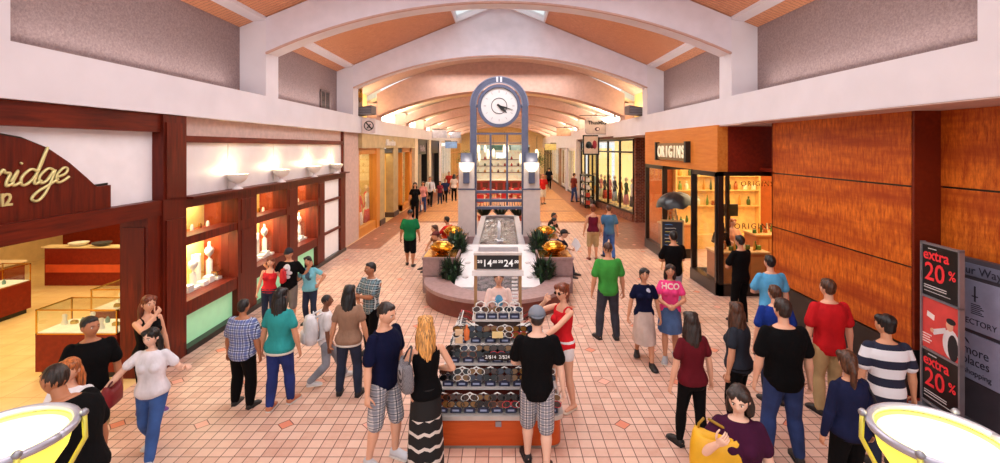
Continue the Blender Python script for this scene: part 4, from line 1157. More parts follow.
    # --- hair
    if hair and hair[0]:
        st, hcol = hair; hm = hair_mat(hcol); g = MB()
        def HP(x, y, z): return M4 @ Vector((x, y, z))
        def hb(x, y, z, rx, ry, rz): g.ball(HP(x, y, z), rx * hs, ry * hs, rz * hs, 16, 12, 0, HM.to_3x3())
        if st == 'buzz': hb(0, .045, .115, .345, .405, .415)
        elif st in ('short', 'curly'):
            hb(0, .075, .15, .365, .41, .41); hb(0, .21, -.04, .29, .25, .27); hb(0, -.13, .38, .25, .22, .14)
            if st == 'curly': hb(.2, -.1, .36, .2, .22, .2); hb(-.2, -.1, .36, .2, .22, .2); hb(0, .15, .3, .36, .36, .3)
        else:
            hb(0, .06, .13, .39, .44, .45); hb(0, .22, -.12, .35, .26, .40)
            hb(.2, -.16, .32, .20, .22, .18); hb(-.2, -.16, .32, .20, .22, .18)
            L = {'bob': .55, 'long': 1.25, 'verylong': 1.9, 'pony': 0, 'bun': 0}[st]
            if L:
                dn = Vector((0, 0, -1)); bk = HM.to_3x3() @ Vector((0, 1, 0))
                for ang in (-62, -35, -12, 12, 35, 62):
                    a = R(ang); top_ = HP(math.sin(a) * .33, .10 + math.cos(a) * .22, .05)
                    p1_ = HP(math.sin(a) * .39, .10 + math.cos(a) * .30, -.35)
                    p2_ = p1_ + Vector((0, 0, -L * hs * .5)) + bk * (.10 * hs if ang in (-12, 12, -35, 35) else 0)
                    p3_ = p1_ + Vector(((-.03 if ang > 0 else .03) * hs * abs(ang) / 30, 0, -L * hs * (.86 if abs(ang) > 40 else 1.0))) + bk * .10 * hs
                    g.tube([top_, p1_, p2_, p3_], [.14 * hs, .165 * hs, .15 * hs, .06 * hs], 8)
            if st == 'pony':
                q = HP(0, .46, .1); bk = HM.to_3x3() @ Vector((0, 1, 0))
                g.tube([HP(0, .36, .12), q, q + bk * .14 * hs + Vector((0, 0, -.35 * hs)), q + bk * .08 * hs + Vector((0, 0, -1.0 * hs)), q + Vector((0, 0, -1.5 * hs))], [.09 * hs, .12 * hs, .16 * hs, .13 * hs, .04 * hs], 10)
            if st == 'bun': hb(0, .46, .22, .17, .17, .17)
        V, Fc = remesh(g, max(vox * .8, .009), 3)
        # strands: ripple along the surface
        c0 = np.array(hc); V = np.array(V, dtype=float)
        dv = V - c0; az = np.arctan2(dv[:, 0], dv[:, 1] * 1.0); rr = np.sin(az * 26) * .0022 + np.sin(az * 11 + V[:, 2] * 30) * .003
        nrm = dv / np.maximum(np.linalg.norm(dv, axis=1, keepdims=True), 1e-5); nrm[:, 2] *= .3
        V = V + nrm * rr[:, None]
        gg = MB(); gg.add([tuple(p) for p in V], Fc); gg.build('hair', hm, root, smooth=180)
    P = dict(root=root, M4=M4, HM=HM, hs=hs, SH=SH, LG=LG, torso=torso, h=h, pelvis=pelvis, hc=hc, shirt=shirt, world=Matrix.Translation((X, Y, Z0)) @ Matrix.Rotation(R(face), 4, 'Z'), T=T, B=B)
    for e in extras: e(P)
    PEOPLE.append(P); return P
# --- accessories (worn: parts of the person)
def cap(col, backwards=False):
    def f(P):
        M4, hs = P['M4'], P['hs']; m = MB(); rings = []
        for t in (0, 18, 36, 54, 70, 84, 89):
            a = R(t); rings.append([M4 @ Vector((.42 * math.cos(a) * math.cos(b), .045 + .50 * math.cos(a) * math.sin(b), .12 + .48 * math.sin(a))) for b in [2 * math.pi * k / 24 for k in range(24)]])
        m.loft(rings); c = m.build('cap', flat(col, .8, var=.05), P['root'], smooth=180)
        s = 1 if backwards else -1; m = MB(); rr = []
        for z_ in (.13, .16):
            rr.append([M4 @ Vector((.30 * math.cos(a), s * (.40 + .30 * math.sin(a)), z_ - .06 * math.sin(a))) for a in [math.pi * k / 12 for k in range(13)]])
        m.loft(rr); m.build('brim', flat(tuple(int(k * .9) for k in col), .8), c, smooth=40)
    return f
def glasses(P):
    M4 = P['M4']; m = MB(); T_ = lambda x, y, z: M4 @ Vector((x, y, z))
    for s in (-1, 1):
        m.loft([[T_(s * .145 + .115 * math.cos(a), yy, .03 + .085 * math.sin(a)) for a in [2 * math.pi * k / 14 for k in range(14)]] for yy in (-.425, -.405)])
        m.tube([T_(s * .25, -.40, .05), T_(s * .36, -.2, .05), T_(s * .365, .05, .03)], .012 * P['hs'], 5)
    m.tube([T_(-.05, -.42, .05), T_(.05, -.42, .05)], .012 * P['hs'], 5)
    m.build('sunglasses', flat((24, 16, 16), .15, var=0), P['root'], smooth=50)
def on_front(P, me_text, mat, z, x0=0.0, back=False, name='print', label=None):
    """press flat artwork (x right as seen, y up) against the chest (or the back) of the garment"""
    sh = P['shirt']; bvh = BVHTree.FromPolygons([v.co for v in sh.data.vertices], [p.vertices for p in sh.data.polygons])
    s = 1 if back else -1
    for v in me_text.vertices:
        X_ = v.co.x if not back else -v.co.x
        o_ = Vector((X_ + x0, s * 1.0, z + v.co.y)); hit = bvh.ray_cast(o_, Vector((0, -s, 0)))
        y = hit[0].y if hit[0] is not None else s * .12
        v.co = Vector((X_ + x0, y + s * (.003 + max(v.co.z, 0)), z + v.co.y))
    me_text.materials.clear(); me_text.materials.append(mat)
    o = bpy.data.objects.new(name, me_text); COL.objects.link(o); o.parent = sh
    return o
def print_text(txt, size, col, z, **kw):
    def f(P):
        me = text_mesh(txt, size, .001, bold=.004)
        on_front(P, me, flat(col, .7, var=.03), z, **kw)
    return f
def print_shapes(shapes, col, z, back=False):
    """shapes: list of (cx, cy, rx, ry)"""
    def f(P):
        m = MB()
        for cx, cy, rx, ry in shapes:
            rings = [[(cx + rx * q * math.cos(a), cy + ry * q * math.sin(a), .001) for a in [2 * math.pi * k / 16 for k in range(16)]] for q in (1, .66, .33, .02)]
            m.loft(rings, closed=False)
        me = m.mesh('print', flat(col, .7, var=.12, scale=30))
        on_front(P, me, flat(col, .7, var=.12, scale=30), z, back=back)
    return f
def necklace(col):
    def f(P):
        t = P['torso']; h = P['h']; m = MB()
        pts = [t(.052 * math.cos(a), .012 + .052 * math.sin(a), .298 - .018 * (1 if math.sin(a) < 0 else 0) * abs(math.sin(a))) for a in [2 * math.pi * k / 20 for k in range(21)]]
        m.tube(pts, .006 * h, 6); m.build('necklace', flat(col, .4), P['root'], smooth=180)
    return f
def headphones_(P): pass
def belt(col):
    def f(P):
        m = MB(); t = P['torso']; rings = []
        for z in (-.046, -.028):
            rings.append([t((.108 if z > -.04 else .105) * P['B'] * math.cos(a), .005 + .088 * P['B'] * math.sin(a) * .98, z) for a in [2 * math.pi * k / 24 for k in range(24)]])
        m.loft(rings); m.build('undershirt_hem', flat(col, .5), P['root'], smooth=180)
    return f
def necktie(P):
    t = P['torso']; m = MB()
    m.tube([t(0, -.052, .285), t(0, -.078, .24), t(0, -.082, .15), t(0, -.08, .07)], [.008 * P['h'], .012 * P['h'], .02 * P['h'], .014 * P['h']], 6); m.build('necktie', BLACK, P['root'], smooth=180)
# --- things carried (top-level)
def world_pt(P, v): return P['world'] @ Vector(v)
def handbag(P, s, label, col, size=(.34, .12, .26), strap='shoulder', drop=.18, mat=None, off=(0, 0, 0), turn=0):
    """bag hanging at the person's side s, strap over the shoulder or in the hand"""
    h = P['h']; S, El, Wr = P['SH'][s]
    if strap == 'shoulder': topp = S + Vector((0, 0, .03 * h)); base = topp + Vector((s * .07, .02, -drop - size[2]))
    elif strap == 'elbow': topp = El.lerp(Wr, .3); base = topp + Vector((s * .03, 0, -drop - size[2]))
    else: topp = Wr + (Wr - El).normalized() * .07 * h; base = topp + Vector((0, 0, -drop - size[2]))
    base += Vector(off)
    wp = world_pt(P, base)
    t = empty('handbag', wp, label, 'bag', None, math.degrees(P['root'].rotation_euler.z) + turn)
    m = MB(); rings = []
    L_, D_, H_ = size[0] / 2, size[1] / 2, size[2]
    for u, k in ((0, .78), (.06, .95), (.3, 1.0), (.65, .94), (.92, .78), (1, .6)):
        rings.append([(D_ * k * math.copysign(abs(math.cos(a)) ** .6, math.cos(a)), L_ * (k * .5 + .5) * math.copysign(abs(math.sin(a)) ** .5, math.sin(a)), H_ * u - (.03 * math.cos(a * 2) if u == 1 else 0)) for a in [2 * math.pi * q / 24 for q in range(24)]])
    m.loft(rings); m.build('body', mat or flat(col, .5, var=.15, bmp=.1), t, smooth=180)
    m = MB(); tp = topp - base
    for sx in (-1, 1):
        m.tube([(0, sx * L_ * .7, H_ * .9), (tp.x * .5, sx * L_ * .45 + tp.y * .5, (H_ + tp.z) / 2), (tp.x, tp.y + sx * .015, tp.z)], [.010, .011, .011], 6)
    m.build('strap', flat(tuple(int(k * .7) for k in col), .5), t, smooth=180)
    m = MB(); m.tube([(-D_ * .1, -L_ * .8, H_ * .97), (0, 0, H_ * .95), (-D_ * .1, L_ * .8, H_ * .97)], .008, 6); m.build('zip', GREYM, t)
    return t
def backpack(P, col, label, h_=.44, name='backpack'):
    h = P['h']; t_ = P['torso']; b = t_(0, .085 * P['B'], .285) ; wp = world_pt(P, b + Vector((0, .03, -h_)))
    t = empty(name, wp, label, 'backpack', None, math.degrees(P['root'].rotation_euler.z)); m = MB(); rings = []
    for u, w_, d_ in ((0, .12, .06), (.05, .15, .09), (.3, .165, .11), (.7, .155, .10), (.93, .12, .075), (1, .06, .04)):
        rings.append([(w_ * math.copysign(abs(math.cos(a)) ** .6, math.cos(a)), .07 + d_ * math.copysign(abs(math.sin(a)) ** .7, math.sin(a)), h_ * u) for a in [2 * math.pi * q / 24 for q in range(24)]])
    m.loft(rings); mt = cloth(col); m.build('bag_body', mt, t, smooth=180)
    m = MB(); rings = []
    for u, w_, d_ in ((.08, .10, .03), (.14, .125, .05), (.42, .12, .045), (.48, .09, .02)):
        rings.append([(w_ * math.cos(a), .165 + d_ * math.sin(a), h_ * u) for a in [2 * math.pi * q / 20 for q in range(20)]])
    m.loft(rings); m.build('front_pocket', cloth(tuple(max(0, k - 14) for k in col)), t, smooth=180)
    for s in (-1, 1):
        m = MB(); k = h
        m.tube([(s * .09, .02, h_ * .95), (s * .075 * k / 1.0 * .8, -.10 * k * .6, h_ + .03), (s * .085 * k, -.20 * k * .9, h_ * .72), (s * .12 * k, -.12 * k, h_ * .25), (s * .12, .02, .06)], [.016] * 5, 6)
        m.build('strap', mt, t, smooth=180)
    m = MB(); m.tube([(-.04, .03, h_), (0, .03, h_ + .05), (.04, .03, h_)], .009, 6); m.build('handle', mt, t)
    return t
def pp(px, yfoot, ytop):
    """pixel column, feet row, top-of-head row -> ground position and height"""
    Y = F * CH / (yfoot - VY); return ((px - VX) * Y / F, Y), CH - (ytop - VY) * Y / F
def ph(px, ytop, h):
    """pixel column and top row with a known height"""
    Y = F * (CH - h) / (ytop - VY); return ((px - VX) * Y / F, Y), h
# ================================================================ fountain, clock tower
CXF = -.13
PURP = flat((160, 130, 128), .6, var=.14, scale=12, bmp=.08, name='mauve_granite')
REDST = flat((110, 52, 42), .5, var=.16, scale=10, name='red_granite')
ft = empty('fountain', (CXF, 14.0, 0), 'long rectangular fountain with grey stone rim and planters in the middle of the hall', 'fountain')
# basin walls (open box with a basin inside)
m = MB()
for x0, x1, y0, y1 in ((-1.75, -.62, -1.2, 6.2), (.62, 1.75, -1.2, 6.2), (-.62, .62, 5.95, 6.2), (-.62, .62, -1.2, -.9)):
    m.box(x0, x1, y0, y1, 0, .42)
m.box(-.62, .62, -.9, 5.95, 0, .2); m.build('basin_wall', PURP, ft)
m = MB(); m.box(-.80, -.60, -.9, 6.1, .42, .66); m.box(.60, .80, -.9, 6.1, .42, .66)
a_ = [(math.cos(R(t)) * .70, math.sin(R(t)) * .35 + 5.95) for t in range(0, 181, 15)]
m.prism([(p[0] * 1.14, p[1] + .06) for p in a_] + [(p[0] * .86, p[1] - .08) for p in a_[::-1]], 'z', .2, .66)
m.build('pool_rim', flat((168, 160, 166), .4, var=.1), ft)
wm, nt, b = new_mat('pool_water'); v, x, y, z = coords(nt)
n_ = noise(nt, v, 7, 4, None, .7)
nt.links.new(mix(nt, sharpen(nt, n_, .4, .66), (48, 40, 44), (128, 112, 116)), b.inputs['Base Color']); b.inputs['Roughness'].default_value = .08; bump(nt, b, n_, 1.0, .06)
rng = np.random.RandomState(3); m = MB(); nx, ny = 14, 60
vs = [(-.6 + 1.2 * i / nx, -.9 + 7.1 * j / ny, .56 + .012 * rng.randn()) for j in range(ny + 1) for i in range(nx + 1)]
m.add(vs, [(j * (nx + 1) + i, j * (nx + 1) + i + 1, (j + 1) * (nx + 1) + i + 1, (j + 1) * (nx + 1) + i) for j in range(ny) for i in range(nx)])
m.build('water', wm, ft, smooth=180)
foam = flat((236, 236, 240), .5, name='foam')
m = MB()
for j in range(16):
    u = j / 15; m.tube([(random.uniform(-.04, .04), 1.4 + random.uniform(-.05, .05), .55), (random.uniform(-.05, .05), 1.4, .75 + .25 * random.random()), (random.uniform(-.07, .07), 1.4 + random.uniform(-.06, .06), .95 + .25 * random.random())], [.035, .028, .01], 5)
for j in range(14): m.ball((random.uniform(-.1, .1), 1.4 + random.uniform(-.25, .25), .57), .05, .06, .02, 8, 5)
m.build('water_jet', foam, ft, smooth=180)
# white cascade frame sloping down towards the front
def casc(y): # top height along y (local, from back -0.5 to front -3.2)
    u = (y + .5) / -2.7; return .80 - .42 * u ** 1.7
WM = flat((228, 222, 224), .4, var=.05, scale=8, name='cascade_stone')
for s, w0, w1 in ((-1, .55, .99), (1, .55, .99)):
    m = MB(); rings = []
    for k in range(13):
        y = -.5 - 2.7 * k / 12; zt = casc(y); rings.append([(s * w0, y, zt), (s * w1, y, zt), (s * w1, y, zt - .19), (s * w0, y, zt - .19)])
    m.loft(rings); sl_ = m.build('cascade_arm', WM, ft, smooth=40)
    for y in (-1.1, -2.0, -2.75):
        z_ = casc(y); MB().lathe([(0, .012), (.07, .012), (.08, .0), (.08, -.02)], s * .77, y, z_, 14).build('inlaid_disc', flat((200, 190, 190), .3), sl_)  # pale discs for the small round holes in the slab, no lamps
MB().box(-.55, .55, -.85, -.5, .62, .80).build('cascade_bar', WM, ft)
MB().box(-.55, .55, -.9, -.86, .5, .60).build('spill_lip', GREYM, ft)
m = MB(); rings = []
for k in range(9):
    y = -.9 - 2.2 * k / 8; rings.append([(-.55, y, casc(y) - .2), (.55, y, casc(y) - .2), (.55, y, casc(y) - .24), (-.55, y, casc(y) - .24)])
m.loft(rings); m.build('cascade_water', wm, ft)
# curved front bench with red granite riser
def ringseg(r0, r1, z0, z1, a0, a1, cy, n=40):
    m = MB(); rings = []
    for k in range(n + 1):
        a = R(a0 + (a1 - a0) * k / n); c, s_ = math.cos(a), math.sin(a)
        rings.append([(r0 * c, cy + r0 * s_, z0), (r1 * c, cy + r1 * s_, z0), (r1 * c, cy + r1 * s_, z1), (r0 * c, cy + r0 * s_, z1)])
    return m.loft(rings)
CY_ = -2.6
ringseg(1.2, 1.72, 0, .36, 180, 360, CY_).build('bench_riser', REDST, ft, smooth=30)
ringseg(1.15, 1.76, .36, .44, 180, 360, CY_).build('bench_seat', PURP, ft, smooth=30)
MB().prism([(1.24 * math.cos(R(a)), CY_ + 1.24 * math.sin(R(a))) for a in range(180, 361, 10)] + [(1.24, -1.2), (-1.24, -1.2)], 'z', 0, .12).build('lower_basin', wm, ft)
# granite plinths with brass bowls
for s in (-1, 1):
    for y0, y1, h_, w_ in ((-2.42, -1.55, .88, .84), (.2, 1.3, .80, .84)):
        m = MB(); x0, x1 = (s * 1.01, s * (1.01 + w_)); m.box(min(x0, x1), max(x0, x1), y0, y1, 0, h_ - .06)
        pl = m.build('plinth', PURP, ft)
        m = MB(); m.box(min(x0, x1) - .02, max(x0, x1) + .02, y0 - .02, y1 + .02, h_ - .06, h_); m.build('plinth_cap', PURP, pl)
        m = MB(); m.box(min(x0, x1) + .0, max(x0, x1) - .0, y0 - .012, y0, (h_) * .48, h_ * .48 + .008); m.box((x0 + x1) / 2 - .004, (x0 + x1) / 2 + .004, y0 - .012, y0, 0, h_ - .06); m.build('joint', flat((120, 90, 92), .8), pl)
BR = {}
for k, (x, y, z) in enumerate(((-1.43 + CXF, 12.0, .88), (1.43 + CXF, 12.0, .88), (-1.43 + CXF, 14.75, .80), (1.43 + CXF, 14.75, .80))):
    t = empty('brass_bowl', (x, y, z), ('shining brass bowl on the near left granite plinth', 'shining brass bowl on the near right granite plinth', 'smaller looking brass bowl on the rear left plinth behind the seated man', 'brass bowl on the rear right plinth')[k], 'bowl', 'brass bowls on the fountain plinths')
    MB().lathe([(0, 0), (.16, 0), (.17, .02), (.1, .04), (.19, .07), (.28, .13), (.32, .19), (.30, .2), (.26, .16), (0, .15)], n=28).build('bowl', BRASS, t, smooth=40)
    MB().lathe([(.27, .16), (.26, .22), (.21, .28), (.12, .32), (0, .335)], n=24, closed=True).build('dome', BRASS, t, smooth=180)
    MB().box(-.4, .4, -.4, .4, 0, .012).build('tray', BRASS, t)
# planting beside the cascade and the towers
LEAF = [flat(c, .6, var=.25, scale=12, name='leaf') for c in ((22, 44, 22), (40, 76, 36), (14, 30, 18))]
def shrub(loc, rx, ry, hh, n, label, group):
    t = empty('shrub', loc, label, 'plant', group)
    m = [MB(), MB(), MB()]
    for k in range(n):
        a = random.uniform(0, 2 * math.pi); r = math.sqrt(random.random()); bx, by = rx * r * math.cos(a) * .6, ry * r * math.sin(a) * .6
        L = random.uniform(.5, 1) * hh; dx, dy = math.cos(a) * rx * .55 * random.random(), math.sin(a) * ry * .55 * random.random()
        p0 = Vector((bx, by, 0)); p1 = p0 + Vector((dx * .4, dy * .4, L * .7)); p2 = p1 + Vector((dx, dy, L * random.uniform(-.1, .3)))
        w_ = Vector((-math.sin(a), math.cos(a), random.uniform(-.3, .3))) * random.uniform(.02, .045)
        m[k % 3].add([p0 - w_ * .4, p0 + w_ * .4, p1 + w_, p2, p1 - w_, p1 + Vector((0, 0, .01))], [(0, 1, 2, 5), (5, 2, 3), (0, 5, 4), (5, 3, 4)])
    for k in range(3): m[k].build('foliage', LEAF[k], t)
    MB().cyl(0, 0, 0, hh * .4, .02, 6).build('stem', flat((60, 44, 30), .8), t)
    return t
G_ = 'green shrubs planted around the fountain'
for k, (x, y, z) in enumerate(((-1.12, -1.2, .42), (1.12, -1.2, .42), (-1.12, -2.62, .12), (1.12, -2.62, .12), (-1.16, -.75, .42), (1.16, -.75, .42))):
    shrub((x + CXF, 14 + y, z), .30, .34, .95, 380, 'dark green strappy shrub beside the white cascade of the fountain', G_)

# clock tower
TY = 15.9
tw = empty('clock_tower', (CXF, TY, .42), 'blue grey steel arch with a round clock over the fountain on stone piers', 'clock')
z0 = .0
for s in (-1, 1):
    x0, x1 = sorted((s * .80, s * 1.36))
    m = MB(); m.box(x0 - .06, x1 + .06, -.4, .4, 0, .22); m.build('pier_base', PURP, tw)
    p_ = MB().box(x0, x1, -.32, .32, .22, 1.76, bev=.01).build('pier', flat((206, 192, 188), .6, var=.06), tw)
    MB().box(x0 - .02, x1 + .02, -.34, .34, 1.76, 1.80).build('pier_band', STEEL, p_)
    MB().box(x0 + .02, x1 - .02, -.3, .3, 1.80, 2.66, bev=.01).build('pier_shaft', flat((214, 202, 198), .6, var=.05), tw)
    MB().box(x0 + .08, x1 - .08, -.26, .26, 2.66, 2.98).build('pier_head', STEEL, tw)
    # sconce: dark bracket and a glowing shade
    MB().box((x0 + x1) / 2 - .10, (x0 + x1) / 2 + .10, -.46, -.3, 1.98, 2.36, bev=.01).build('sconce_bracket', STEEL, tw)
    MB().lathe([(.0, 0), (.1, .01), (.19, .10), (.22, .2), (.2, .2), (.17, .1), (0, .04)], (x0 + x1) / 2, -.42, 2.36, 20).build('sconce_shade', flat((255, 236, 200), .5, emit=2.2, var=.0), tw, smooth=60)
    point('sconce_light', (CXF + (x0 + x1) / 2, TY - .55, .42 + 2.72), 5, (1, .84, .58), .08)
RO, RI = .975, .75
zc = 4.98 - .42
m = MB()
for s in (-1, 1):
    x0, x1 = sorted((s * .76, s * .975)); m.box(x0, x1, -.14, .14, .1, zc)
rings = []
for k in range(41):
    a = math.pi * k / 40; c, s_ = math.cos(a), math.sin(a)
    rings.append([(RO * c, -.14, zc + RO * s_), (RO * c, .14, zc + RO * s_), (.80 * c, .14, zc + .80 * s_), (.80 * c, -.14, zc + .80 * s_)])
m.loft(rings); m.build('arch_frame', STEEL, tw)
m = MB(); 
for r, d in ((RO + .015, .02), (.79, .02)):
    rings = []
    for k in range(41):
        a = math.pi * k / 40; c, s_ = math.cos(a), math.sin(a)
        rings.append([(r * c, -.17, zc + r * s_), (r * c, -.12, zc + r * s_), ((r - .03) * c, -.12, zc + (r - .03) * s_), ((r - .03) * c, -.17, zc + (r - .03) * s_)])
    m.loft(rings)
m.build('arch_trim', flat((134, 138, 160), .35, metal=.35), tw)
m = MB(); m.box(-.10, -.03, -.18, -.12, zc + .80, zc + .97); m.box(.03, .10, -.18, -.12, zc + .80, zc + .97); m.build('arch_keystone', flat((220, 220, 230), .4), tw)
m = MB()
for s in (-1, 1): m.box(*sorted((s * .69, s * .80)), -.1, .1, zc - .05, zc + .05)
m.build('clock_bracket', STEEL, tw)
def disc(r, y0, y1, n=48, mi=0, m=None, zc_=zc): 
    m = m or MB(); return m.prism([(r * math.cos(2 * math.pi * k / n), zc_ + r * math.sin(2 * math.pi * k / n)) for k in range(n)], 'y', y0, y1, mi)
m = MB(); rings = []
for k in range(49):
    a = 2 * math.pi * k / 48; c, s_ = math.cos(a), math.sin(a)
    rings.append([(.72 * c, -.2, zc + .72 * s_), (.72 * c, .2, zc + .72 * s_), (.60 * c, .2, zc + .60 * s_), (.62 * c, -.2, zc + .62 * s_)])
m.loft(rings, closed=False); ck = m.build('clock_bezel', STEEL, tw, smooth=30)
fc_ = disc(.61, -.12, .12).build('clock_face', flat((226, 222, 222), .5, var=.02), tw)
m = MB(); rings = []
for k in range(49):
    a = 2 * math.pi * k / 48; c, s_ = math.cos(a), math.sin(a)
    rings.append([(.27 * c, -.135, zc + .27 * s_), (.27 * c, -.12, zc + .27 * s_), (.25 * c, -.12, zc + .25 * s_), (.25 * c, -.135, zc + .25 * s_)])
m.loft(rings, closed=False); m.build('inner_ring', BLACK, fc_)
m = MB()
for k in range(12):
    a = math.pi * 2 * k / 12; c, s_ = math.sin(a), math.cos(a); L0, L1 = (.44, .52)
    w_ = .012 if k % 3 else .02
    m.add([(L0 * c + w_ * s_, -.128, zc + L0 * s_ - w_ * c), (L1 * c + w_ * s_, -.128, zc + L1 * s_ - w_ * c), (L1 * c - w_ * s_, -.128, zc + L1 * s_ + w_ * c), (L0 * c - w_ * s_, -.128, zc + L0 * s_ + w_ * c)], [(0, 1, 2, 3)])
m.build('hour_mark', flat((190, 184, 184), .5), fc_)
def hand_(ang, L, w_, name):
    a = R(ang); c, s_ = math.sin(a), math.cos(a); pts = [(-.08, -w_ * .4), (-.08, w_ * .4), (L * .35, w_), (L, 0), (L * .35, -w_)]
    MB().prism([(u * c + v_ * s_, zc + u * s_ - v_ * c) for u, v_ in pts], 'y', -.155, -.14).build(name, BLACK, fc_)
hand_(106, .50, .028, 'minute_hand'); hand_(132, .37, .06, 'hour_hand')
disc(.04, -.16, -.14, 16).build('hand_hub', BLACK, fc_)
# lattice
m = MB()
for x in (-.29, .27): m.box(x - .032, x + .032, -.04, .04, 1.2, 3.62)
m.box(-.76, .76, -.05, .05, 3.60, 3.66)
m.box(-.76, .76, -.03, .03, 3.30, 3.33)
m.build('lattice_post', STEEL, tw)
for z_ in (1.62, 1.33, 1.08): MB().box(-.80, .80, -.08, .08, z_, z_ + .09).build('cross_rail', STEEL, tw)

# ================================================================ sunglasses kiosk
KX, KY = -.07, 6.42
ks = empty('kiosk', (KX, KY, 0), 'square sunglasses kiosk with orange wood base and stepped shelves', 'kiosk')
KW = wood((176, 66, 24), (214, 96, 42), (196, 80, 32), 'x', .35, name='kiosk_wood')
def rbox(m, hx, hy, z0, z1, r=.12, n=5):
    pts = []
    for cx, cy, a0 in ((hx - r, hy - r, 0), (-hx + r, hy - r, 90), (-hx + r, -hy + r, 180), (hx - r, -hy + r, 270)):
        for k in range(n + 1): a = R(a0 + 90 * k / n); pts.append((cx + r * math.cos(a), cy + r * math.sin(a)))
    return m.prism(pts, 'z', z0, z1)
rbox(MB(), .77, .80, .03, .35).build('base', KW, ks, smooth=30)
rbox(MB(), .76, .79, 0, .035).build('plinth', flat((150, 140, 130), .4, metal=.3), ks, smooth=30)
rbox(MB(), .80, .83, .345, .395).build('counter_rim', flat((196, 190, 184), .3, metal=.4), ks, smooth=30)
MB().box(-.02, .05, -.83, -.815, .27, .33).build('lock', GREYM, ks)
TIERS = [(.395, .75, .77), (.63, .70, .60), (.86, .64, .46), (1.06, .56, .34), (1.32, .31, .20)]   # z, half width, half depth
SHM = flat((206, 200, 196), .35, metal=.1, name='tier_shelf')
MB().box(-.66, .66, -.50, .50, .39, .60).build('core', flat((116, 40, 26), .5), ks)
MB().box(-.58, .58, -.38, .38, .60, .85).build('core', flat((116, 40, 26), .5), ks)
MB().box(-.30, .30, -.18, .30, .85, 1.31).build('core', flat((90, 70, 64), .5), ks)
for z_, hx, hy in TIERS[1:]:
    rbox(MB(), hx + .03, hy + .03, z_ - .02, z_, .04).build('tier_shelf', SHM, ks)
# sign and mirror frame on top
for s in (-1, 1): MB().box(*sorted((s * .285, s * .325)), -.02, .06, 1.32, 2.13).build('frame_post', flat((170, 130, 90), .4, metal=.3), ks)
MB().box(-.35, .35, -.08, .06, 1.86, 1.93).build('frame_bar', flat((226, 218, 216), .4), ks)
MB().box(-.33, .33, -.04, .05, 2.13, 2.16).build('frame_top', flat((200, 190, 184), .4), ks)
sb = MB().box(-.285, .285, -.02, .02, 1.94, 2.12).build('price_board', BLACK, ks)
PW = flat((240, 240, 238), .5, emit=.15, var=0)
for tx, x, s_, dz in (('2/$', -.245, .05, .05), ('14', -.145, .13, .0), ('.00', -.045, .055, .045), ('2/$', .037, .05, .05), ('24', .145, .13, .0), ('.00', .25, .055, .045)):
    text(tx, s_, (x, -.024, 1.985 + dz - .01), '-y', PW, sb, 'price', extrude=.002, bold=.002)
# slat rack at the right of the opening
m = MB()
for k in range(9): m.box(.19, .27, -.01, .01, 1.40 + k * .05, 1.42 + k * .05)
m.build('slat_rack', WM, ks)
m = MB(); m.box(-.14, .14, -.47, -.46, 1.0, 1.03); 
pb = MB().box(-.17, .17, -.475, -.465, .90, .99).build('price_card', BLACK, ks)
text('2/$14  2/$24', .06, (0, -.478, .925), '-y', PW, pb, 'price', extrude=.002)
MB().box(-.07, .07, -.42, -.41, 1.16, 1.24).build('price_card', flat((240, 214, 150), .6), ks)
# sunglasses, display holders
LENS = [flat(c, .12, var=.05) for c in ((14, 12, 14), (60, 34, 24), (40, 44, 64), (120, 84, 40))]
FRM = [flat(c, .25, var=.05) for c in ((16, 14, 16), (230, 226, 220), (120, 60, 30), (190, 40, 50), (70, 60, 60))]
def sun_mesh():
    m = MB(); l = MB()
    for s in (-1, 1):
        rings = []
        for k in range(15):
            a = 2 * math.pi * k / 14; ex, ez = .031 * math.cos(a), .022 * math.sin(a) - .004 * math.cos(a) * s
            rings.append([(s * .036 + ex * q, yy, ez * q) for q, yy in ((1.0, -.004), (1.18, -.004), (1.18, .002), (1.0, .002))])
        m.loft(rings, closed=False)
        l.prism([(s * .036 + .032 * math.cos(2 * math.pi * k / 14), .023 * math.sin(2 * math.pi * k / 14)) for k in range(14)], 'y', -.002, 0)
        m.tube([(s * .071, 0, .008), (s * .073, .07, .008), (s * .07, .12, -.012)], .003, 4)
    m.tube([(-.008, -.002, .008), (.008, -.002, .008)], .003, 4)
    return m, l
_sm, _sl = sun_mesh()
FRMESH = [_sm.mesh('sunglasses', f) for f in FRM]; LNMESH = [_sl.mesh('lens', f) for f in LENS]
def sunglasses(loc, rz, tilt, label, group, sc_=1.5):
    o = bpy.data.objects.new('sunglasses', random.choice(FRMESH[:1] * 3 + FRMESH[1:2] * 2 + FRMESH)); COL.objects.link(o)
    o.location = loc; o.rotation_euler = (R(tilt), 0, R(rz)); o.scale = (sc_,) * 3; tag(o, label, 'sunglasses', group)
    l = bpy.data.objects.new('lens', random.choice(LNMESH)); COL.objects.link(l); l.parent = o
NAVY = flat((22, 30, 62), .4, var=.1); WIRE = flat((232, 226, 220), .3, name='white_wire')
m = MB(); m.box(-.066, .066, -.03, .06, 0, .07, bev=.006); HB = m.mesh('base_block', NAVY)
m = MB(); pts = [(-.064, -.015, .05), (-.072, .0, .12), (-.06, .02, .19), (0, .03, .215), (.06, .02, .19), (.072, .0, .12), (.064, -.015, .05)]
m.tube(pts, .009, 5); m.tube([(-.07, -.02, .10), (0, -.035, .085), (.07, -.02, .10)], .004, 5); HWIRE = m.mesh('wire_loop', WIRE)
m = MB(); m.box(-.04, .04, -.0335, -.0305, .022, .044); HLAB = m.mesh('label_strip', flat((150, 160, 190), .5))
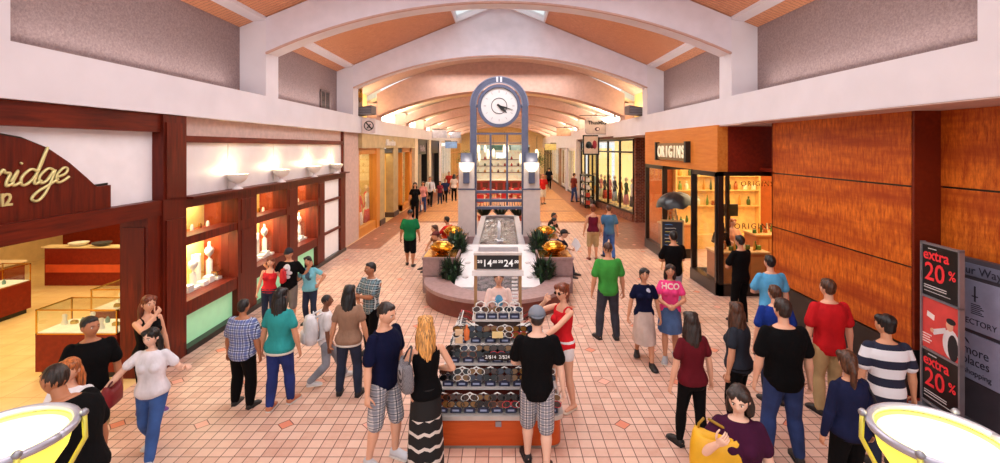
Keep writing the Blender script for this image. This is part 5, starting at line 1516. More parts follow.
def holder(loc, rz, label, group):
    t = empty('display_holder', loc, label, 'display stand', group, rz)
    for n_, me in (('base_block', HB), ('wire_loop', HWIRE), ('label_strip', HLAB)):
        o = bpy.data.objects.new(n_, me); COL.objects.link(o); o.parent = t
    return t
ROWN = ['lowest', 'second', 'third', 'fourth', 'top']
NH = [9, 8, 7, 6, 4]
random.seed(11)
for i, (z_, hx, hy) in enumerate(TIERS):
    for side, rz in (('front', 0), ('left', -90), ('right', 90)):
        n_ = NH[i]; half = hx if side == 'front' else hy
        if i == 4 and side != 'front': continue
        for k in range(n_):
            a = -half + .085 + (2 * half - .17) * k / (n_ - 1)
            if side == 'front': p = (KX + a, KY - hy + .04, z_)
            elif side == 'left':
                if k in (0,): continue
                p = (KX - hx + .04, KY + a, z_)
            else:
                if k in (0,): continue
                p = (KX + hx - .04, KY + a, z_)
            lab = '%s shelf row on the %s of the kiosk' % (ROWN[i], side)
            holder(p, rz, 'navy based wire holder in the ' + lab, 'wire holders, ' + lab)
            dx, dy = (0, 1) if rz == 0 else ((1, 0) if rz == -90 else (-1, 0))
            for q, (zz, off) in enumerate(((.11, -.03), (.175, .0)) if i < 4 else ((.13, -.03),)):
                sunglasses((p[0] + dx * off - dx * .005, p[1] + dy * off - dy * .005, z_ + zz), rz, -12, 'pair of sunglasses in the ' + lab, 'sunglasses, ' + lab)
# small boxes and bottle on the left corner of the kiosk
o = MB().box(-.05, .05, -.04, .04, 0, .17, bev=.006).build('box', flat((236, 200, 160), .6)); o.location = (KX - .50, KY - .3, 1.06); tag(o, 'small peach coloured carton at the left end of the fourth kiosk shelf', 'box')
o = MB().lathe([(0, 0), (.035, 0), (.04, .02), (.04, .12), (.015, .15), (.015, .19), (0, .19)], n=14).build('bottle', flat((230, 120, 60), .3), smooth=40); o.location = (KX - .40, KY - .32, 1.10); tag(o, 'orange lens spray bottle behind the peach carton on the kiosk', 'bottle')
# ================================================================ the crowd
BLK = cloth((9, 8, 10)); NVY = cloth((14, 18, 48)); WHT = cloth((230, 226, 228)); KHK = cloth((186, 160, 116))
DK = denim((30, 38, 62)); DM = denim((44, 66, 120)); DB = denim((26, 44, 110)); GRYP = cloth((150, 148, 156))
H_BK, H_DB, H_BR, H_AU, H_BL, H_RB = (20, 16, 17), (40, 26, 20), (74, 44, 28), (110, 52, 28), (196, 140, 76), (170, 96, 48)
PL_SH = plaid((206, 200, 200), (110, 116, 132), (60, 64, 80), .07)

# ---- left foreground
person((-3.50, 3.85), 1.84, -104, 'm', 'c', ('buzz', H_DB), ('tee', BLK), ('jeans', DK), arms=('down', 'down'), head=(0, -4), lean=16, build=1.3,
       label='man in black shirt seen in profile facing left beside the left glowing lamp bowl')
person((-4.14, 4.5), 1.585, 14, 'f', 'a', ('long', H_RB), ('tee', WHT), ('jeans', DM), label='red-haired young woman in white partly hidden behind the man in profile')
person((-4.74, 5.4), 1.66, 40, 'm', 'c', ('short', H_BK), ('tee', BLK), ('shorts', KHK), shoes=(226, 222, 220), arms=('down', 'down'), head=(34, 0), legs='stepL',
       extras=(necklace((230, 220, 210)),), label='young man in black tee with white necklace and khaki shorts looking right', build=1.05)
person((-4.80, 6.35), 1.60, 70, 'f', 'a', ('long', H_AU), ('tank', BLK), ('leggings', BLK), shoes=(110, 60, 140), arms=('down', 'face'), head=(-8, 0),
       label='auburn-haired woman in black tank top holding a hand to her mouth')
P = person(gp(152, 455).xy, 1.52, 12, 'f', 'p', ('long', H_BK), ('tee', cloth((226, 224, 232)), -.04), ('jeans', denim((54, 88, 150))), shoes=(200, 196, 200), arms=('wave', 'out'), legs='walkL', head=(-14, 4), build=1.06,
       label='black-haired woman in white tee and blue jeans walking out of the jewellery shop')
handbag(P, -1, 'red and black handbag hanging from the arm of the woman in white', (130, 22, 30), (.30, .13, .22), 'elbow', .06)

# ---- left middle
X_, hh = pp(243, 406, 303)
person(X_, hh + .05, 172, 'm', 'c', ('short', H_BK), ('tee', plaid((190, 200, 226), (44, 70, 150), (24, 34, 84), .07), -.06), ('trousers', BLK), legs='wide', arms=('down', 'down'), build=1.32,
       label='stocky young man seen from behind in blue and white plaid shirt')
X_, hh = pp(280, 407, 288)
P = person(X_, hh, 176, 'f', 'b', ('verylong', H_BK), ('tee', cloth((50, 150, 150)), -.03), ('jeans', DB), shoes=(190, 120, 90), feet='shoe', legs='stepR', arms=('down', 'down'), build=1.12, extras=(belt((220, 216, 206)),),
       label='woman in teal top and blue jeans with very long black hair, seen from behind')
X_, hh = pp(269, 326, 257)
P = person(X_, hh, 8, 'f', 'a', ('long', H_AU), ('tank', cloth((206, 44, 52)), -.04), ('jeans', DK), arms=('around', 'down'), side_lean=4, label='girl in a red top posing at the left of the cap-wearing boy')
handbag(P, 1, 'bright red tote bag held in front of the girl in the red top', (196, 26, 36), (.26, .1, .26), 'hand', .02, off=(-.1, -.1, .06))
X_, hh = pp(289, 325, 248)
person(X_, hh, 4, 'm', 'b', ('short', H_BK), ('tee', BLK, -.05), ('shorts', cloth((120, 110, 104))), arms=('around', 'around'), build=1.05,
       extras=(cap((26, 26, 36)), print_shapes([(0, .03, .07, .09), (-.05, -.06, .05, .06), (.05, -.05, .06, .04), (.02, -.13, .05, .04)], (214, 214, 220), 1.02 * hh / 1.4)),
       label='boy in dark cap and black tee with a white print, arms round two girls')
X_, hh = pp(310, 323, 256)
person(X_, hh, -4, 'f', 'b', ('long', H_BK), ('tee', cloth((120, 190, 206)), -.03), ('jeans', DK), arms=('hip', 'around'), side_lean=-4, build=1.04,
       extras=(print_shapes([(0, 0, .05, .07), (.03, -.07, .04, .03)], (60, 90, 110), .98 * hh / 1.35),), label='girl in light blue tee with dark print posing at the right of the cap-wearing boy')
X_, hh = pp(326, 383, 291)
P = person(X_, hh, 118, 'm', 'd', ('buzz', H_BK), ('tee', WHT, -.05), ('jeans', denim((140, 142, 152))), shoes=(210, 206, 206), legs='stride', arms=('down', 'down'),
           label='boy in white tee and pale grey jeans striding with a white backpack')
backpack(P, (226, 222, 226), 'white backpack on the back of the striding boy', .42)
X_, hh = pp(349, 395, 285)
P = person(X_, hh, 184, 'f', 'b', ('long', H_BK), ('tee', cloth((150, 118, 98)), -.03), ('jeans', DK), shoes=(30, 28, 34), legs='wide', arms=('down', 'down'), build=1.08,
       extras=(belt((220, 214, 206)),), label='woman from behind in tan top and dark jeans with long black hair')
handbag(P, -1, 'black handbag at the right hip of the woman in the tan top', (24, 22, 28), (.26, .1, .24), 'hand', .02)
X_, hh = pp(371, 356, 262)
person(X_, hh, -28, 'm', 'c', ('short', H_BK), ('tee', plaid((30, 34, 42), (120, 150, 160), (196, 206, 206), .08), -.06), ('trousers', BLK), legs='relax', arms=('crossed', 'front'), head=(-20, 0), build=.98,
       label='young man in dark checked shirt with one arm crossed, looking left')

# ---- by the kiosk
X_, hh = pp(385, 460, 302)
person(X_, hh, 62, 'm', 'a', ('short', H_DB), ('tee', NVY, -.05), ('shorts', PL_SH), shoes=(196, 196, 202), legs='relax', arms=('down', 'down'), head=(10, 14), build=1.05,
       label='man in navy tee and pale plaid shorts with grey trainers beside the kiosk')
X_, hh = pp(426, 470, 316)
P = person(X_, hh, 205, 'f', 'a', ('long', H_BL), ('tank', BLK, -.03), ('maxi', zigdress()), shoes=(60, 40, 34), arms=('front', 'bag'), head=(-14, 6), build=.94,
           label='blonde woman in long black dress with white zigzag bands, browsing the kiosk')
snake = stripes((150, 146, 150), (54, 50, 56), .05, 0, .5, .8)
handbag(P, 1, 'grey snakeskin patterned shoulder bag on the blonde woman in black', (90, 84, 86), (.34, .14, .27), 'shoulder', .16, snake)
X_, hh = pp(537, 468, 307)
person(X_, hh, 180, 'm', 'p', ('short', H_DB), ('tee', BLK, -.07), ('shorts', PL_SH), shoes=(24, 22, 26), legs='stepL', arms=('front', 'down'), head=(0, 10), build=1.05,
       extras=(cap((120, 126, 138), True),), label='young man from behind in black tee, grey cap and pale plaid shorts at the kiosk')
X_, hh = pp(563, 408, 281)
person(X_, hh - .02, -58, 'f', 'a', ('bun', H_AU), ('tank', cloth((214, 36, 44)), -.03), ('minishorts', WHT), shoes=(210, 190, 170), feet='sandal', legs='stepR', arms=('reach', 'face'), head=(10, 6), build=.93,
       extras=(glasses,), label='slim woman in red tank top and white shorts trying on sunglasses')
# seller standing behind the mirror frame
P = person((KX, KY + 1.25), 1.58, 2, 'f', 'a', ('pony', H_BR), ('long', cloth((236, 206, 196)), -.05), ('jeans', DK), arms=('front', 'front'), label='woman in pale pink cardigan seen through the frame on top of the kiosk',
       extras=(print_shapes([(0, 0, .07, .10)], (90, 160, 200), 1.12),))

# ---- right middle
X_, hh = pp(608, 339, 242)
person(X_, hh, 184, 'm', 'b', ('buzz', H_BR), ('tee', cloth((66, 152, 64)), -.05), ('trousers', denim((52, 54, 66))), legs='wide', arms=('down', 'down'), build=1.1,
       label='man in bright green tee and baggy grey jeans walking away')
X_, hh = pp(644, 361, 266)
person(X_, hh, -6, 'f', 'b', ('pony', H_BK), ('tee', NVY, -.02), ('longskirt', cloth((190, 170, 160))), shoes=(26, 20, 24), legs='walkL', arms=('down', 'down'), build=.95,
       extras=(print_shapes([(.05, .02, .03, .03), (.07, 0, .02, .02)], (190, 190, 210), 1.2 * hh / 1.6),), label='young woman in navy tee and pale skirt walking beside the girl in pink')
X_, hh = pp(670, 358, 264)
P = person(X_, hh, -14, 'f', 'b', ('bob', H_DB), ('tee', cloth((232, 70, 132)), -.03), ('skirt', denim((70, 96, 140))), shoes=(170, 170, 176), legs='stepR', arms=('front', 'front'), build=1.0,
       extras=(print_text('HCO', .13, (240, 214, 200), 1.20 * hh / 1.6),), label='girl in pink tee reading HCO and a denim skirt')
X_, hh = pp(692, 450, 312)
P = person(X_, hh, 192, 'f', 'a', ('long', H_DB), ('tee', cloth((96, 22, 32)), -.02), ('leggings', BLK), shoes=(24, 22, 24), legs='stepL', arms=('down', 'down'), head=(-24, 0), build=.98,
       label='woman in dark red tee and black trousers with long brown hair')

# ---- right foreground
P = person((1.93, 3.85), 1.66, -20, 'f', 'p', ('bob', H_DB), ('tee', cloth((62, 20, 48)), -.04), ('jeans', DK), arms=('down', 'shoulder'), head=(-14, 12), build=1.18, legs='stepL',
       label='pale dark-haired woman in plum tee at the bottom of the picture carrying a yellow bag')
handbag(P, -1, 'large mustard yellow shoulder bag carried by the woman in plum', (226, 168, 22), (.42, .18, .34), 'shoulder', .10, off=(.06, -.10, 0), turn=90)
P = person((3.0, 6.0), 1.62, 222, 'f', 'b', ('long', H_BR), ('tee', cloth((44, 48, 58)), -.05), ('trousers', BLK), arms=('down', 'down'), head=(-60, 0), build=1.18,
       label='woman in charcoal top with long brown hair, behind the woman in plum')
person((3.22, 5.4), 1.86, 176, 'm', 'a', ('short', H_DB), ('tee', BLK, -.06), ('jeans', denim((34, 54, 104))), legs='wide', arms=('down', 'down'), build=1.18,
       label='tall broad man in black tee and blue jeans seen from behind')
person((3.82, 6.6), 1.66, 176, 'm', 'a', ('short', H_BR), ('tee', cloth((30, 56, 140))), ('jeans', DK), label='boy in royal blue tee half hidden behind the tall man in black', build=1.02)
person((4.55, 8.0), 1.76, 178, 'm', 'a', ('short', H_BK), ('tee', cloth((92, 172, 220))), ('jeans', DK), arms=('front', 'down'), label='man in light sky blue tee walking along the veneered wall', build=1.05)
person((4.90, 9.7), 1.78, 200, 'm', 'b', ('short', H_BK), ('tee', BLK), ('trousers', BLK), arms=('front', 'front'), head=(-8, 6), label='man in black looking into the shop side window at the corner', build=1.05)
person((4.40, 6.35), 1.82, 178, 'm', 'a', ('short', H_BR), ('tee', cloth((196, 30, 36)), -.06), ('trousers', KHK), arms=('down', 'down'), label='man in bright red tee and khaki trousers seen from behind', build=1.10)
SAILOR = stripes((226, 226, 232), (26, 30, 54), .20, .03, .46)
person((4.28, 5.25), 1.72, 170, 'm', 'b', ('curly', H_BK), ('tee', SAILOR, -.05), ('jeans', DK), arms=('down', 'down'), head=(18, 0), label='curly dark-haired boy in navy and white striped tee', build=1.08)
P = person((3.42, 4.65), 1.58, 186, 'f', 'b', ('pony', H_BR), ('long', cloth((26, 30, 60)), -.04), ('trousers', BLK), arms=('down', 'down'), head=(-16, 4), label='woman in navy jacket with a low auburn ponytail, seen from behind', build=1.1)
handbag(P, -1, 'dark navy bag hanging at the side of the ponytailed woman', (20, 20, 36), (.30, .12, .26), 'shoulder', .26)
person((3.70, 10.2), 1.78, 182, 'm', 'b', ('short', H_BK), ('tee', BLK, -.05), ('jeans', denim((150, 160, 180))), arms=('front', 'front'), label='man in black tee and pale jeans facing the chalkboard sign', build=1.08)

# ---- beyond the fountain
X_, hh = pp(593, 260, 204)
person(X_, hh, 178, 'f', 'b', ('bun', H_AU), ('tank', cloth((96, 24, 44)), -.02), ('shorts', KHK), shoes=(120, 50, 40), arms=('down', 'down'), near=False, label='woman in maroon top and khaki shorts walking away beside the man in blue')
X_, hh = pp(609, 259, 204)
person(X_, hh, 182, 'm', 'b', ('short', H_BR), ('tee', cloth((70, 110, 146)), -.05), ('jeans', denim((60, 96, 160))), legs='walkL', near=False, label='man in blue tee and jeans walking away beside the woman in maroon')
X_, hh = pp(410, 266, 209)
person(X_, hh, 184, 'm', 'c', ('buzz', H_BK), ('tee', cloth((24, 110, 66)), -.06), ('shorts', BLK), shoes=(30, 26, 28), near=False, build=1.18, legs='stepL', label='heavy-set man in green tee and black shorts walking away on the left')
# seated round the fountain
person((-1.56, 13.15), 1.70, -74, 'm', 'b', ('short', H_AU), ('long', cloth((216, 218, 226)), -.04), ('trousers', DK), arms=('lap', 'lap'), legs='sit', seat=.42, lean=26, near=False, build=1.0, label='seated person with white sleeves leaning forward behind the left brass bowl',
       extras=(cap((96, 30, 24)),))
person((-1.85, 13.95), 1.70, -60, 'f', 'b', ('long', H_BR), ('tee', cloth((120, 76, 50)), -.04), ('jeans', DM), arms=('lap', 'lap'), legs='sit', seat=.42, lean=14, near=False, label='seated person in brown with curly brown hair on the left fountain edge')
person((-1.74, 15.3), 1.72, -118, 'm', 'c', ('short', H_BK), ('tee', cloth((214, 34, 36)), -.04), ('jeans', DK), arms=('lap', 'lap'), legs='sit', seat=.42, lean=8, near=False, label='man in bright red tee sitting at the left of the clock tower pier')
P = person((1.46, 13.2), 1.72, 72, 'm', 'a', ('short', H_BK), ('tee', NVY, -.05), ('jeans', DK), arms=('hold', 'lap'), legs='sit', seat=.42, lean=20, near=False, build=1.1, extras=(cap((20, 20, 26)),), label='man in navy tee and black cap reading a paper on the right fountain edge')
w_ = world_pt(P, (0.05, -.52, .78)); o = MB().prism([(-.16, 0), (0, .03), (.16, 0), (.18, .24), (0, .27), (-.18, .24)], 'x', -.004, .004).build('newspaper', WM); o.location = w_; o.rotation_euler = (R(30), R(15), R(30)); tag(o, 'white paper held open by the seated man in the black cap', 'newspaper')
person((1.45, 15.6), 1.66, 70, 'f', 'a', ('pony', H_BK), ('tee', cloth((30, 110, 70)), -.04), ('jeans', DK), arms=('lap', 'lap'), legs='sit', seat=.42, lean=20, near=False, label='dark-haired person in green tee sitting behind the man in the cap')
person((1.62, 16.4), 1.70, 70, 'm', 'c', ('short', H_BK), ('tee', cloth((50, 34, 36)), -.04), ('trousers', BLK), arms=('lap', 'lap'), legs='sit', seat=.42, lean=12, near=False, label='person in dark brown top seated furthest back on the right fountain edge')

# ---- far walkers, left
FAR = [
 (415, 220, 180, 'f', BLK, 'trousers', BLK, 'long', H_BK, 'woman all in black coming up the left side with a white bag'),
 (423, 212, 181, 'f', cloth((216, 150, 150)), 'jeans', DM, 'long', H_BR, 'girl in pink top just right of the woman in black'),
 (430, 206, 176, 'm', cloth((216, 220, 232)), 'trousers', BLK, 'short', H_BK, 'man in white shirt and black tie walking up the hall'),
 (440, 204, 181, 'f', cloth((120, 40, 56)), 'jeans', DK, 'long', H_BK, 'young woman in maroon top right of the man in the tie'),
 (445, 202, 178, 'm', cloth((40, 46, 84)), 'trousers', BLK, 'short', H_BK, 'person in dark blue among the far walkers on the left'),
 (454, 201, 174, 'f', cloth((226, 214, 210)), 'leggings', BLK, 'bob', H_DB, 'woman in white top seen from behind left of the clock tower'),
 (449, 194, 171, 'm', cloth((176, 50, 44)), 'jeans', DK, 'short', H_DB, 'small distant figure in a rust red top beyond the left walkers'),
 (543, 204, 174, 'm', cloth((206, 42, 40)), 'shorts', cloth((226, 216, 204)), 'short', H_RB, 'person in red top and white shorts right of the clock tower'),
 (549, 189, 167, 'm', cloth((28, 28, 36)), 'trousers', BLK, 'short', H_BK, 'distant dark dressed figure beside the white framed windows'),
 (574, 202, 171, 'm', cloth((110, 44, 36)), 'jeans', DM, 'short', H_BR, 'man in rust brown shirt and jeans looking into the dark framed window'),
]
for k, (px, yf, yt, sx, tm, bk, bmt, hst, hc_, lab) in enumerate(FAR):
    X_, hh = pp(px, yf, yt)
    P = person(X_, min(hh, 1.9), (10, -6, 4, 0, 8, 180, 0, 10, 175, 120)[k], sx, 'b', (hst, hc_), ('tee' if k != 2 else 'long', tm, -.04), (bk, bmt), legs=('walkL', 'stepR')[k % 2], near=False, label=lab, extras=(necktie,) if k == 2 else ())
    if k == 0: handbag(P, 1, 'white bag carried by the woman in black on the far left', (226, 222, 220), (.26, .1, .22), 'hand', .02)
    if k == 5: handbag(P, -1, 'pale handbag of the woman in white left of the clock tower', (214, 206, 210), (.26, .1, .22), 'hand', .02)
# shop staff and customers inside the beauty shop
person((6.4, 13.1), 1.62, 0, 'f', 'a', ('pony', H_RB), ('tee', cloth((236, 170, 140)), -.04), ('trousers', BLK), arms=('front', 'front'), near=False, label='shop assistant in a peach top behind the shop side window')
person((5.95, 12.85), 1.55, 150, 'f', 'b', ('bob', H_BK), ('long', BLK, -.04), ('trousers', BLK), arms=('front', 'down'), near=False, label='customer in black bending over the counter inside the beauty shop', lean=14)
# ================================================================ glowing bowl lamps in the foreground
def bowl_lamp(loc, label):
    t = empty('bowl_lamp', (loc[0], loc[1], 0), label, 'lamp', 'glowing bowl lamps in the foreground'); z = loc[2]; r = .295
    MB().lathe([(.02, z - .30), (.10, z - .29), (.19, z - .23), (.26, z - .12), (.285, z - .02), (.275, z - .02), (.25, z - .11), (.18, z - .21), (.09, z - .27), (.02, z - .28)], n=48).build('glass_bowl', flat((246, 236, 96), .35, emit=.6, var=.03), t, smooth=180)
    MB().lathe([(0, z - .035), (.15, z - .03), (.262, z - .03)], n=48).build('diffuser', flat((255, 250, 168), .5, emit=1.05, var=0), t, smooth=180)
    rings = []
    m = MB(); pts = [(r * math.cos(2 * math.pi * k / 48), r * math.sin(2 * math.pi * k / 48), z) for k in range(49)]
    m.tube(pts, .022, 8); m.build('rim', flat((178, 176, 190), .3, metal=.5), t, smooth=180)
    for a in (35, 145, 215, 325):
        c, s_ = math.cos(R(a)), math.sin(R(a))
        MB().tube([(c * (r + .03), s_ * (r + .03), z + .02), (c * (r + .035), s_ * (r + .035), z - .12), (c * r * .85, s_ * r * .85, z - .28), (c * .1, s_ * .1, z - .42)], .013, 8).build('support_rod', flat((220, 210, 90), .3, metal=.3), t, smooth=180)
        MB().ball((c * (r + .03), s_ * (r + .03), z + .025), .022, n=8, m=6).build('rod_tip', GREYM, t, smooth=180)
    MB().lathe([(0, 0), (.2, 0), (.2, .04), (.06, .09), (.045, z - .5), (.10, z - .42), (.10, z - .36), (0, z - .34)], n=20).build('post', flat((24, 22, 24), .4), t, smooth=40)
    point('bowl_light', (loc[0], loc[1], z + .15), 5, (1, .93, .66), .1)
bowl_lamp((-2.66, 2.5, 2.06), 'glowing yellow glass bowl lamp with a grey rim at the bottom left corner')
bowl_lamp((2.32, 2.5, 2.06), 'glowing yellow glass bowl lamp with a grey rim at the bottom right corner')

# ================================================================ sale sign and directory on the right
SX = 5.12
Mx = Matrix.Translation((5.02, 5.62, 0)) @ Matrix.Rotation(R(-72), 4, 'Z')
Mr = Matrix.Rotation(R(-72), 4, 'Z') @ Matrix.Rotation(R(90), 4, 'X')
t = empty('sale_sign', (5.80, 6.22, 0), 'tall black and red three panel sale sign reading extra 20 percent', 'sign'); t.rotation_euler = (0, 0, R(-96))
W2_ = .32
MB().box(-W2_ - .05, W2_ + .05, -.15, .15, 0.012, .04, bev=.008).build('base', GREYM, t)
m = MB(); m.box(-W2_, -W2_ + .025, -.03, .03, .03, 2.30); m.box(W2_ - .025, W2_, -.03, .03, .03, 2.30)
for z in (.12, .84, 1.56, 2.28): m.box(-W2_, W2_, -.03, .03, z - .012, z + .012)
m.build('frame', GREYM, t)
REDP = flat((226, 44, 52), .5, emit=.1, var=.02)
RX90 = Matrix.Rotation(R(90), 4, 'X')
for k, (z0, z1) in enumerate(((.135, .825), (.855, 1.545), (1.575, 2.265))):
    p_ = MB().box(-W2_ + .025, W2_ - .025, -.012, .012, z0, z1).build('poster_panel', BLACK if k != 1 else flat((216, 70, 66), .5), t)
    if k != 1:
        text('extra', .20, (-.07, -.016, z0 + .50), RX90, REDP, p_, 'lettering', extrude=.001, bold=.004)
        text('20', .34, (-.09, -.016, z0 + .22), RX90, REDP, p_, 'lettering', extrude=.001, bold=.004)
        text('%', .17, (.19, -.016, z0 + .30), RX90, REDP, p_, 'lettering', extrude=.001, bold=.003)
        m = MB(); m.box(-.27, .10, -.016, -.012, z0 + .135, z0 + .145); m.box(-.27, .10, -.016, -.012, z0 + .105, z0 + .115); m.box(-.27, .16, -.016, -.012, z0 + .06, z0 + .066); m.box(-.2, -.06, -.016, -.012, z1 - .05, z1 - .04)
        m.build('small_print', flat((220, 216, 216), .5), p_)
    else:
        # poster figure: person in cap, white shirt and dark apron holding up a card
        def el(cx, cz, rx, rz, c, d, nm='artwork'):
            MB().prism([(cx + rx * math.cos(R(a)), z0 + cz + rz * math.sin(R(a))) for a in range(0, 360, 20)], 'y', -.014 - d, -.012).build(nm, flat(c, .6), p_)
        el(.17, .20, .13, .19, (226, 220, 222), .001); el(.20, .16, .08, .17, (28, 26, 30), .002); el(.15, .43, .055, .07, (224, 168, 140), .002); el(.17, .49, .07, .04, (24, 22, 26), .003)
        MB().prism([(.10, z0 + .32), (-.10, z0 + .22), (-.14, z0 + .28), (.08, z0 + .38)][::1], 'y', -.016, -.012).build('artwork', flat((226, 220, 222), .6), p_)
        MB().prism([(-.22, z0 + .44), (-.10, z0 + .41), (-.09, z0 + .48), (-.21, z0 + .51)], 'y', -.016, -.012).build('artwork', flat((240, 230, 226), .6), p_)
        el(-.13, .27, .03, .03, (224, 168, 140), .003)
        m = MB()
        for q in range(4): m.box(-.30, -.14 - .03 * (q % 2), -.016, -.012, z0 + .18 - q * .035, z0 + .195 - q * .035)
        m.build('small_print', flat((240, 214, 210), .5), p_)
t = empty('directory_stand', (6.14, 6.06, 0), 'grey mall directory stand with two framed panels behind the sale sign', 'sign'); t.rotation_euler = (0, 0, R(-90))
MB().box(-.46, .46, -.12, .1, 0.012, .05, bev=.008).build('base', GREYM, t)
MB().box(-.44, .44, -.02, .06, .04, 2.14).build('back_panel', flat((70, 62, 70), .5), t)
DP = flat((150, 150, 176), .4, var=.1); DT = flat((44, 42, 58), .5)
MB().box(-.38, .34, -.035, -.02, 1.92, 2.08).build('header_panel', flat((110, 110, 130), .4), t)
text('Your Way', .15, (0, -.04, 1.95), RX90, DT, t, 'lettering', extrude=.001)
for z0, z1, big in ((1.22, 1.87, 'DIRECTORY'), (.57, 1.17, 'more')):
    p_ = MB().box(-.36, .36, -.045, -.02, z0, z1, bev=.006).build('framed_panel', DP, t)
    if big == 'DIRECTORY':
        text(big, .105, (-.02, -.048, z0 + .08), RX90, DT, p_, 'lettering', extrude=.001)
        m = MB(); m.box(-.02, .0, -.048, -.045, z0 + .38, z0 + .58); m.box(-.05, .03, -.048, -.045, z0 + .44, z0 + .455)
        for q in range(6): m.box(-.06, .10 - .02 * (q % 3), -.048, -.045, z0 + .22 + q * .024, z0 + .23 + q * .024)
        m.build('small_print', DT, p_)
    else:
        text('more', .17, (.0, -.048, z0 + .33), RX90, DT, p_, 'lettering', extrude=.001, sx=.9)
        text('places', .16, (.0, -.048, z0 + .20), RX90, DT, p_, 'lettering', extrude=.001, sx=.9)
        text('shopping', .1, (.02, -.048, z0 + .07), RX90, DT, p_, 'lettering', extrude=.001)
        MB().prism([(-.16, z0 + .54), (-.10, z0 + .50), (-.08, z0 + .46), (-.12, z0 + .48)], 'y', -.048, -.045).build('emblem', DT, p_)

# ================================================================ jewellery shop interior
SG = glass((235, 240, 230), .2, name='showcase_glass')
CASEW = REDWOOD
GEM = [flat((240, 236, 220), .3), flat((206, 170, 90), .25, metal=.6), flat((120, 160, 150), .3), flat((50, 50, 60), .3)]
def showcase(loc, rz, L, label, D=.62, H=1.07, n=7):
    t = empty('showcase', loc, label, 'showcase', None, rz)
    MB().box(-L / 2, L / 2, -D / 2, D / 2, .1, .68).build('cabinet', CASEW, t)
    MB().box(-L / 2 + .05, L / 2 - .05, -D / 2 + .05, D / 2 - .05, 0, .1).build('plinth', BLACK, t)
    MB().box(-L / 2 + .02, L / 2 - .02, -D / 2 + .02, D / 2 - .02, .68, .71).build('display_deck', flat((250, 240, 214), .5, emit=.25), t)
    m = MB(); e = .018
    for sx in (-1, 1):
        for sy in (-1, 1): m.box(*sorted((sx * L / 2, sx * (L / 2 - e))), *sorted((sy * D / 2, sy * (D / 2 - e))), .68, H)
    for z in (.68, H - e): 
        m.box(-L / 2, L / 2, -D / 2, -D / 2 + e, z, z + e); m.box(-L / 2, L / 2, D / 2 - e, D / 2, z, z + e); m.box(-L / 2, -L / 2 + e, -D / 2, D / 2, z, z + e); m.box(L / 2 - e, L / 2, -D / 2, D / 2, z, z + e)
    m.build('edge_frame', BRASS, t)
    g = MB(); g.box(-L / 2, L / 2, -D / 2 + .004, -D / 2 + .010, .7, H); g.box(-L / 2 + .004, -L / 2 + .01, -D / 2, D / 2, .7, H); g.box(L / 2 - .01, L / 2 - .004, -D / 2, D / 2, .7, H); g.box(-L / 2, L / 2, -D / 2, D / 2, H - .01, H - .004)
    g.build('glass_case', SG, t)
    return t
def jewel(loc, k, label, group, s=1.0):
    if k == 0: m = MB().lathe([(0, 0), (.05, 0), (.055, .03), (.03, .09), (.045, .14), (.03, .17), (0, .175)], n=12, sy=.6)
    elif k == 1: m = MB().box(-.05, .05, -.03, .03, 0, .05, bev=.01).box(-.035, .035, -.02, .02, .05, .06)
    else: m = MB().lathe([(0, 0), (.03, 0), (.035, .05), (.01, .1), (0, .1)], n=10)
    o = m.build('jewellery_stand', GEM[k] if k < 4 else GEM[0], smooth=40); o.location = loc; o.scale = (s,) * 3; tag(o, label, 'jewellery', group); return o
showcase((-6.64, 7.62, 0), 0, 1.27, 'glass jewellery showcase nearest the dark entrance post')
showcase((-7.02, 9.0, 0), 90, 1.3, 'glass showcase running back from the one near the entrance post')
showcase((-10.6, 9.4, 0), 90, 1.7, 'glass showcase at the far left edge of the jewellery shop')
showcase((-6.35, 9.85, 0), 0, 1.1, 'rear glass showcase parallel to the nearest one')
random.seed(5)
for k in range(9): jewel((-7.14 + k * .125, 7.62 + random.uniform(-.15, .15), .71), k % 3, 'small jewellery stand inside the showcase by the entrance post', 'jewellery in the nearest showcase')
for k in range(8): jewel((-7.02 + random.uniform(-.15, .15), 8.5 + k * .14, .71), (k + 1) % 3, 'small jewellery stand inside the showcase running back', 'jewellery in the second showcase')
for k in range(6): jewel((-10.6 + random.uniform(-.15, .15), 8.8 + k * .22, .71), k % 3, 'small jewellery stand inside the showcase at the far left', 'jewellery in the far left showcase')
# sales counter and partition at the back
t = counter((-12.6, 11.4, 0), 1.5, .5, .80, 'low red wood counter at the far left of the jewellery shop', REDWOOD, flat((236, 214, 180), .3))
t = empty('partition', (-9.5, 12.3, 0), 'red wood partition with a painted glow band at the back of the shop', 'partition')
MB().box(-2.4, 2.3, -.1, .1, 0, .98).build('panel', REDWOOD, t); MB().box(-2.45, 2.35, -.14, .14, .98, 1.02).build('cap_rail', flat((236, 210, 160), .4), t)
MB().box(-2.35, 2.25, -.13, -.1, .35, .55).build('painted_glow_band', flat((206, 80, 40), .4), t)  # glow put into the orange colour of the band
for k, x in enumerate((-10.3, -9.7, -8.6, -7.9, -7.3)):
    o = MB().lathe([(0, 0), (.10, 0), (.2, .05), (.22, .09), (.2, .09), (.1, .03), (0, .02)], n=18).build('bowl', flat(((230, 226, 214), (60, 60, 66), (220, 210, 190), (236, 230, 220), (200, 180, 150))[k], .4), smooth=40)
    o.location = (x - .8, 12.3, 1.02); tag(o, 'small dish on the cap rail of the red wood partition', 'dish', 'dishes on the partition rail')
t = empty('draped_table', (-7.75, 10.9, 0), 'small table draped in black cloth in the jewellery shop', 'table')
m = MB(); rings = []
for u in (0, .25, .5, .75, 1):
    rings.append([((.36 - .05 * u) * (1 + .06 * (1 - u) * math.sin(a * 9)) * math.cos(a), (.36 - .05 * u) * (1 + .06 * (1 - u) * math.sin(a * 9)) * math.sin(a), u * .98) for a in [2 * math.pi * k / 54 for k in range(54)]])
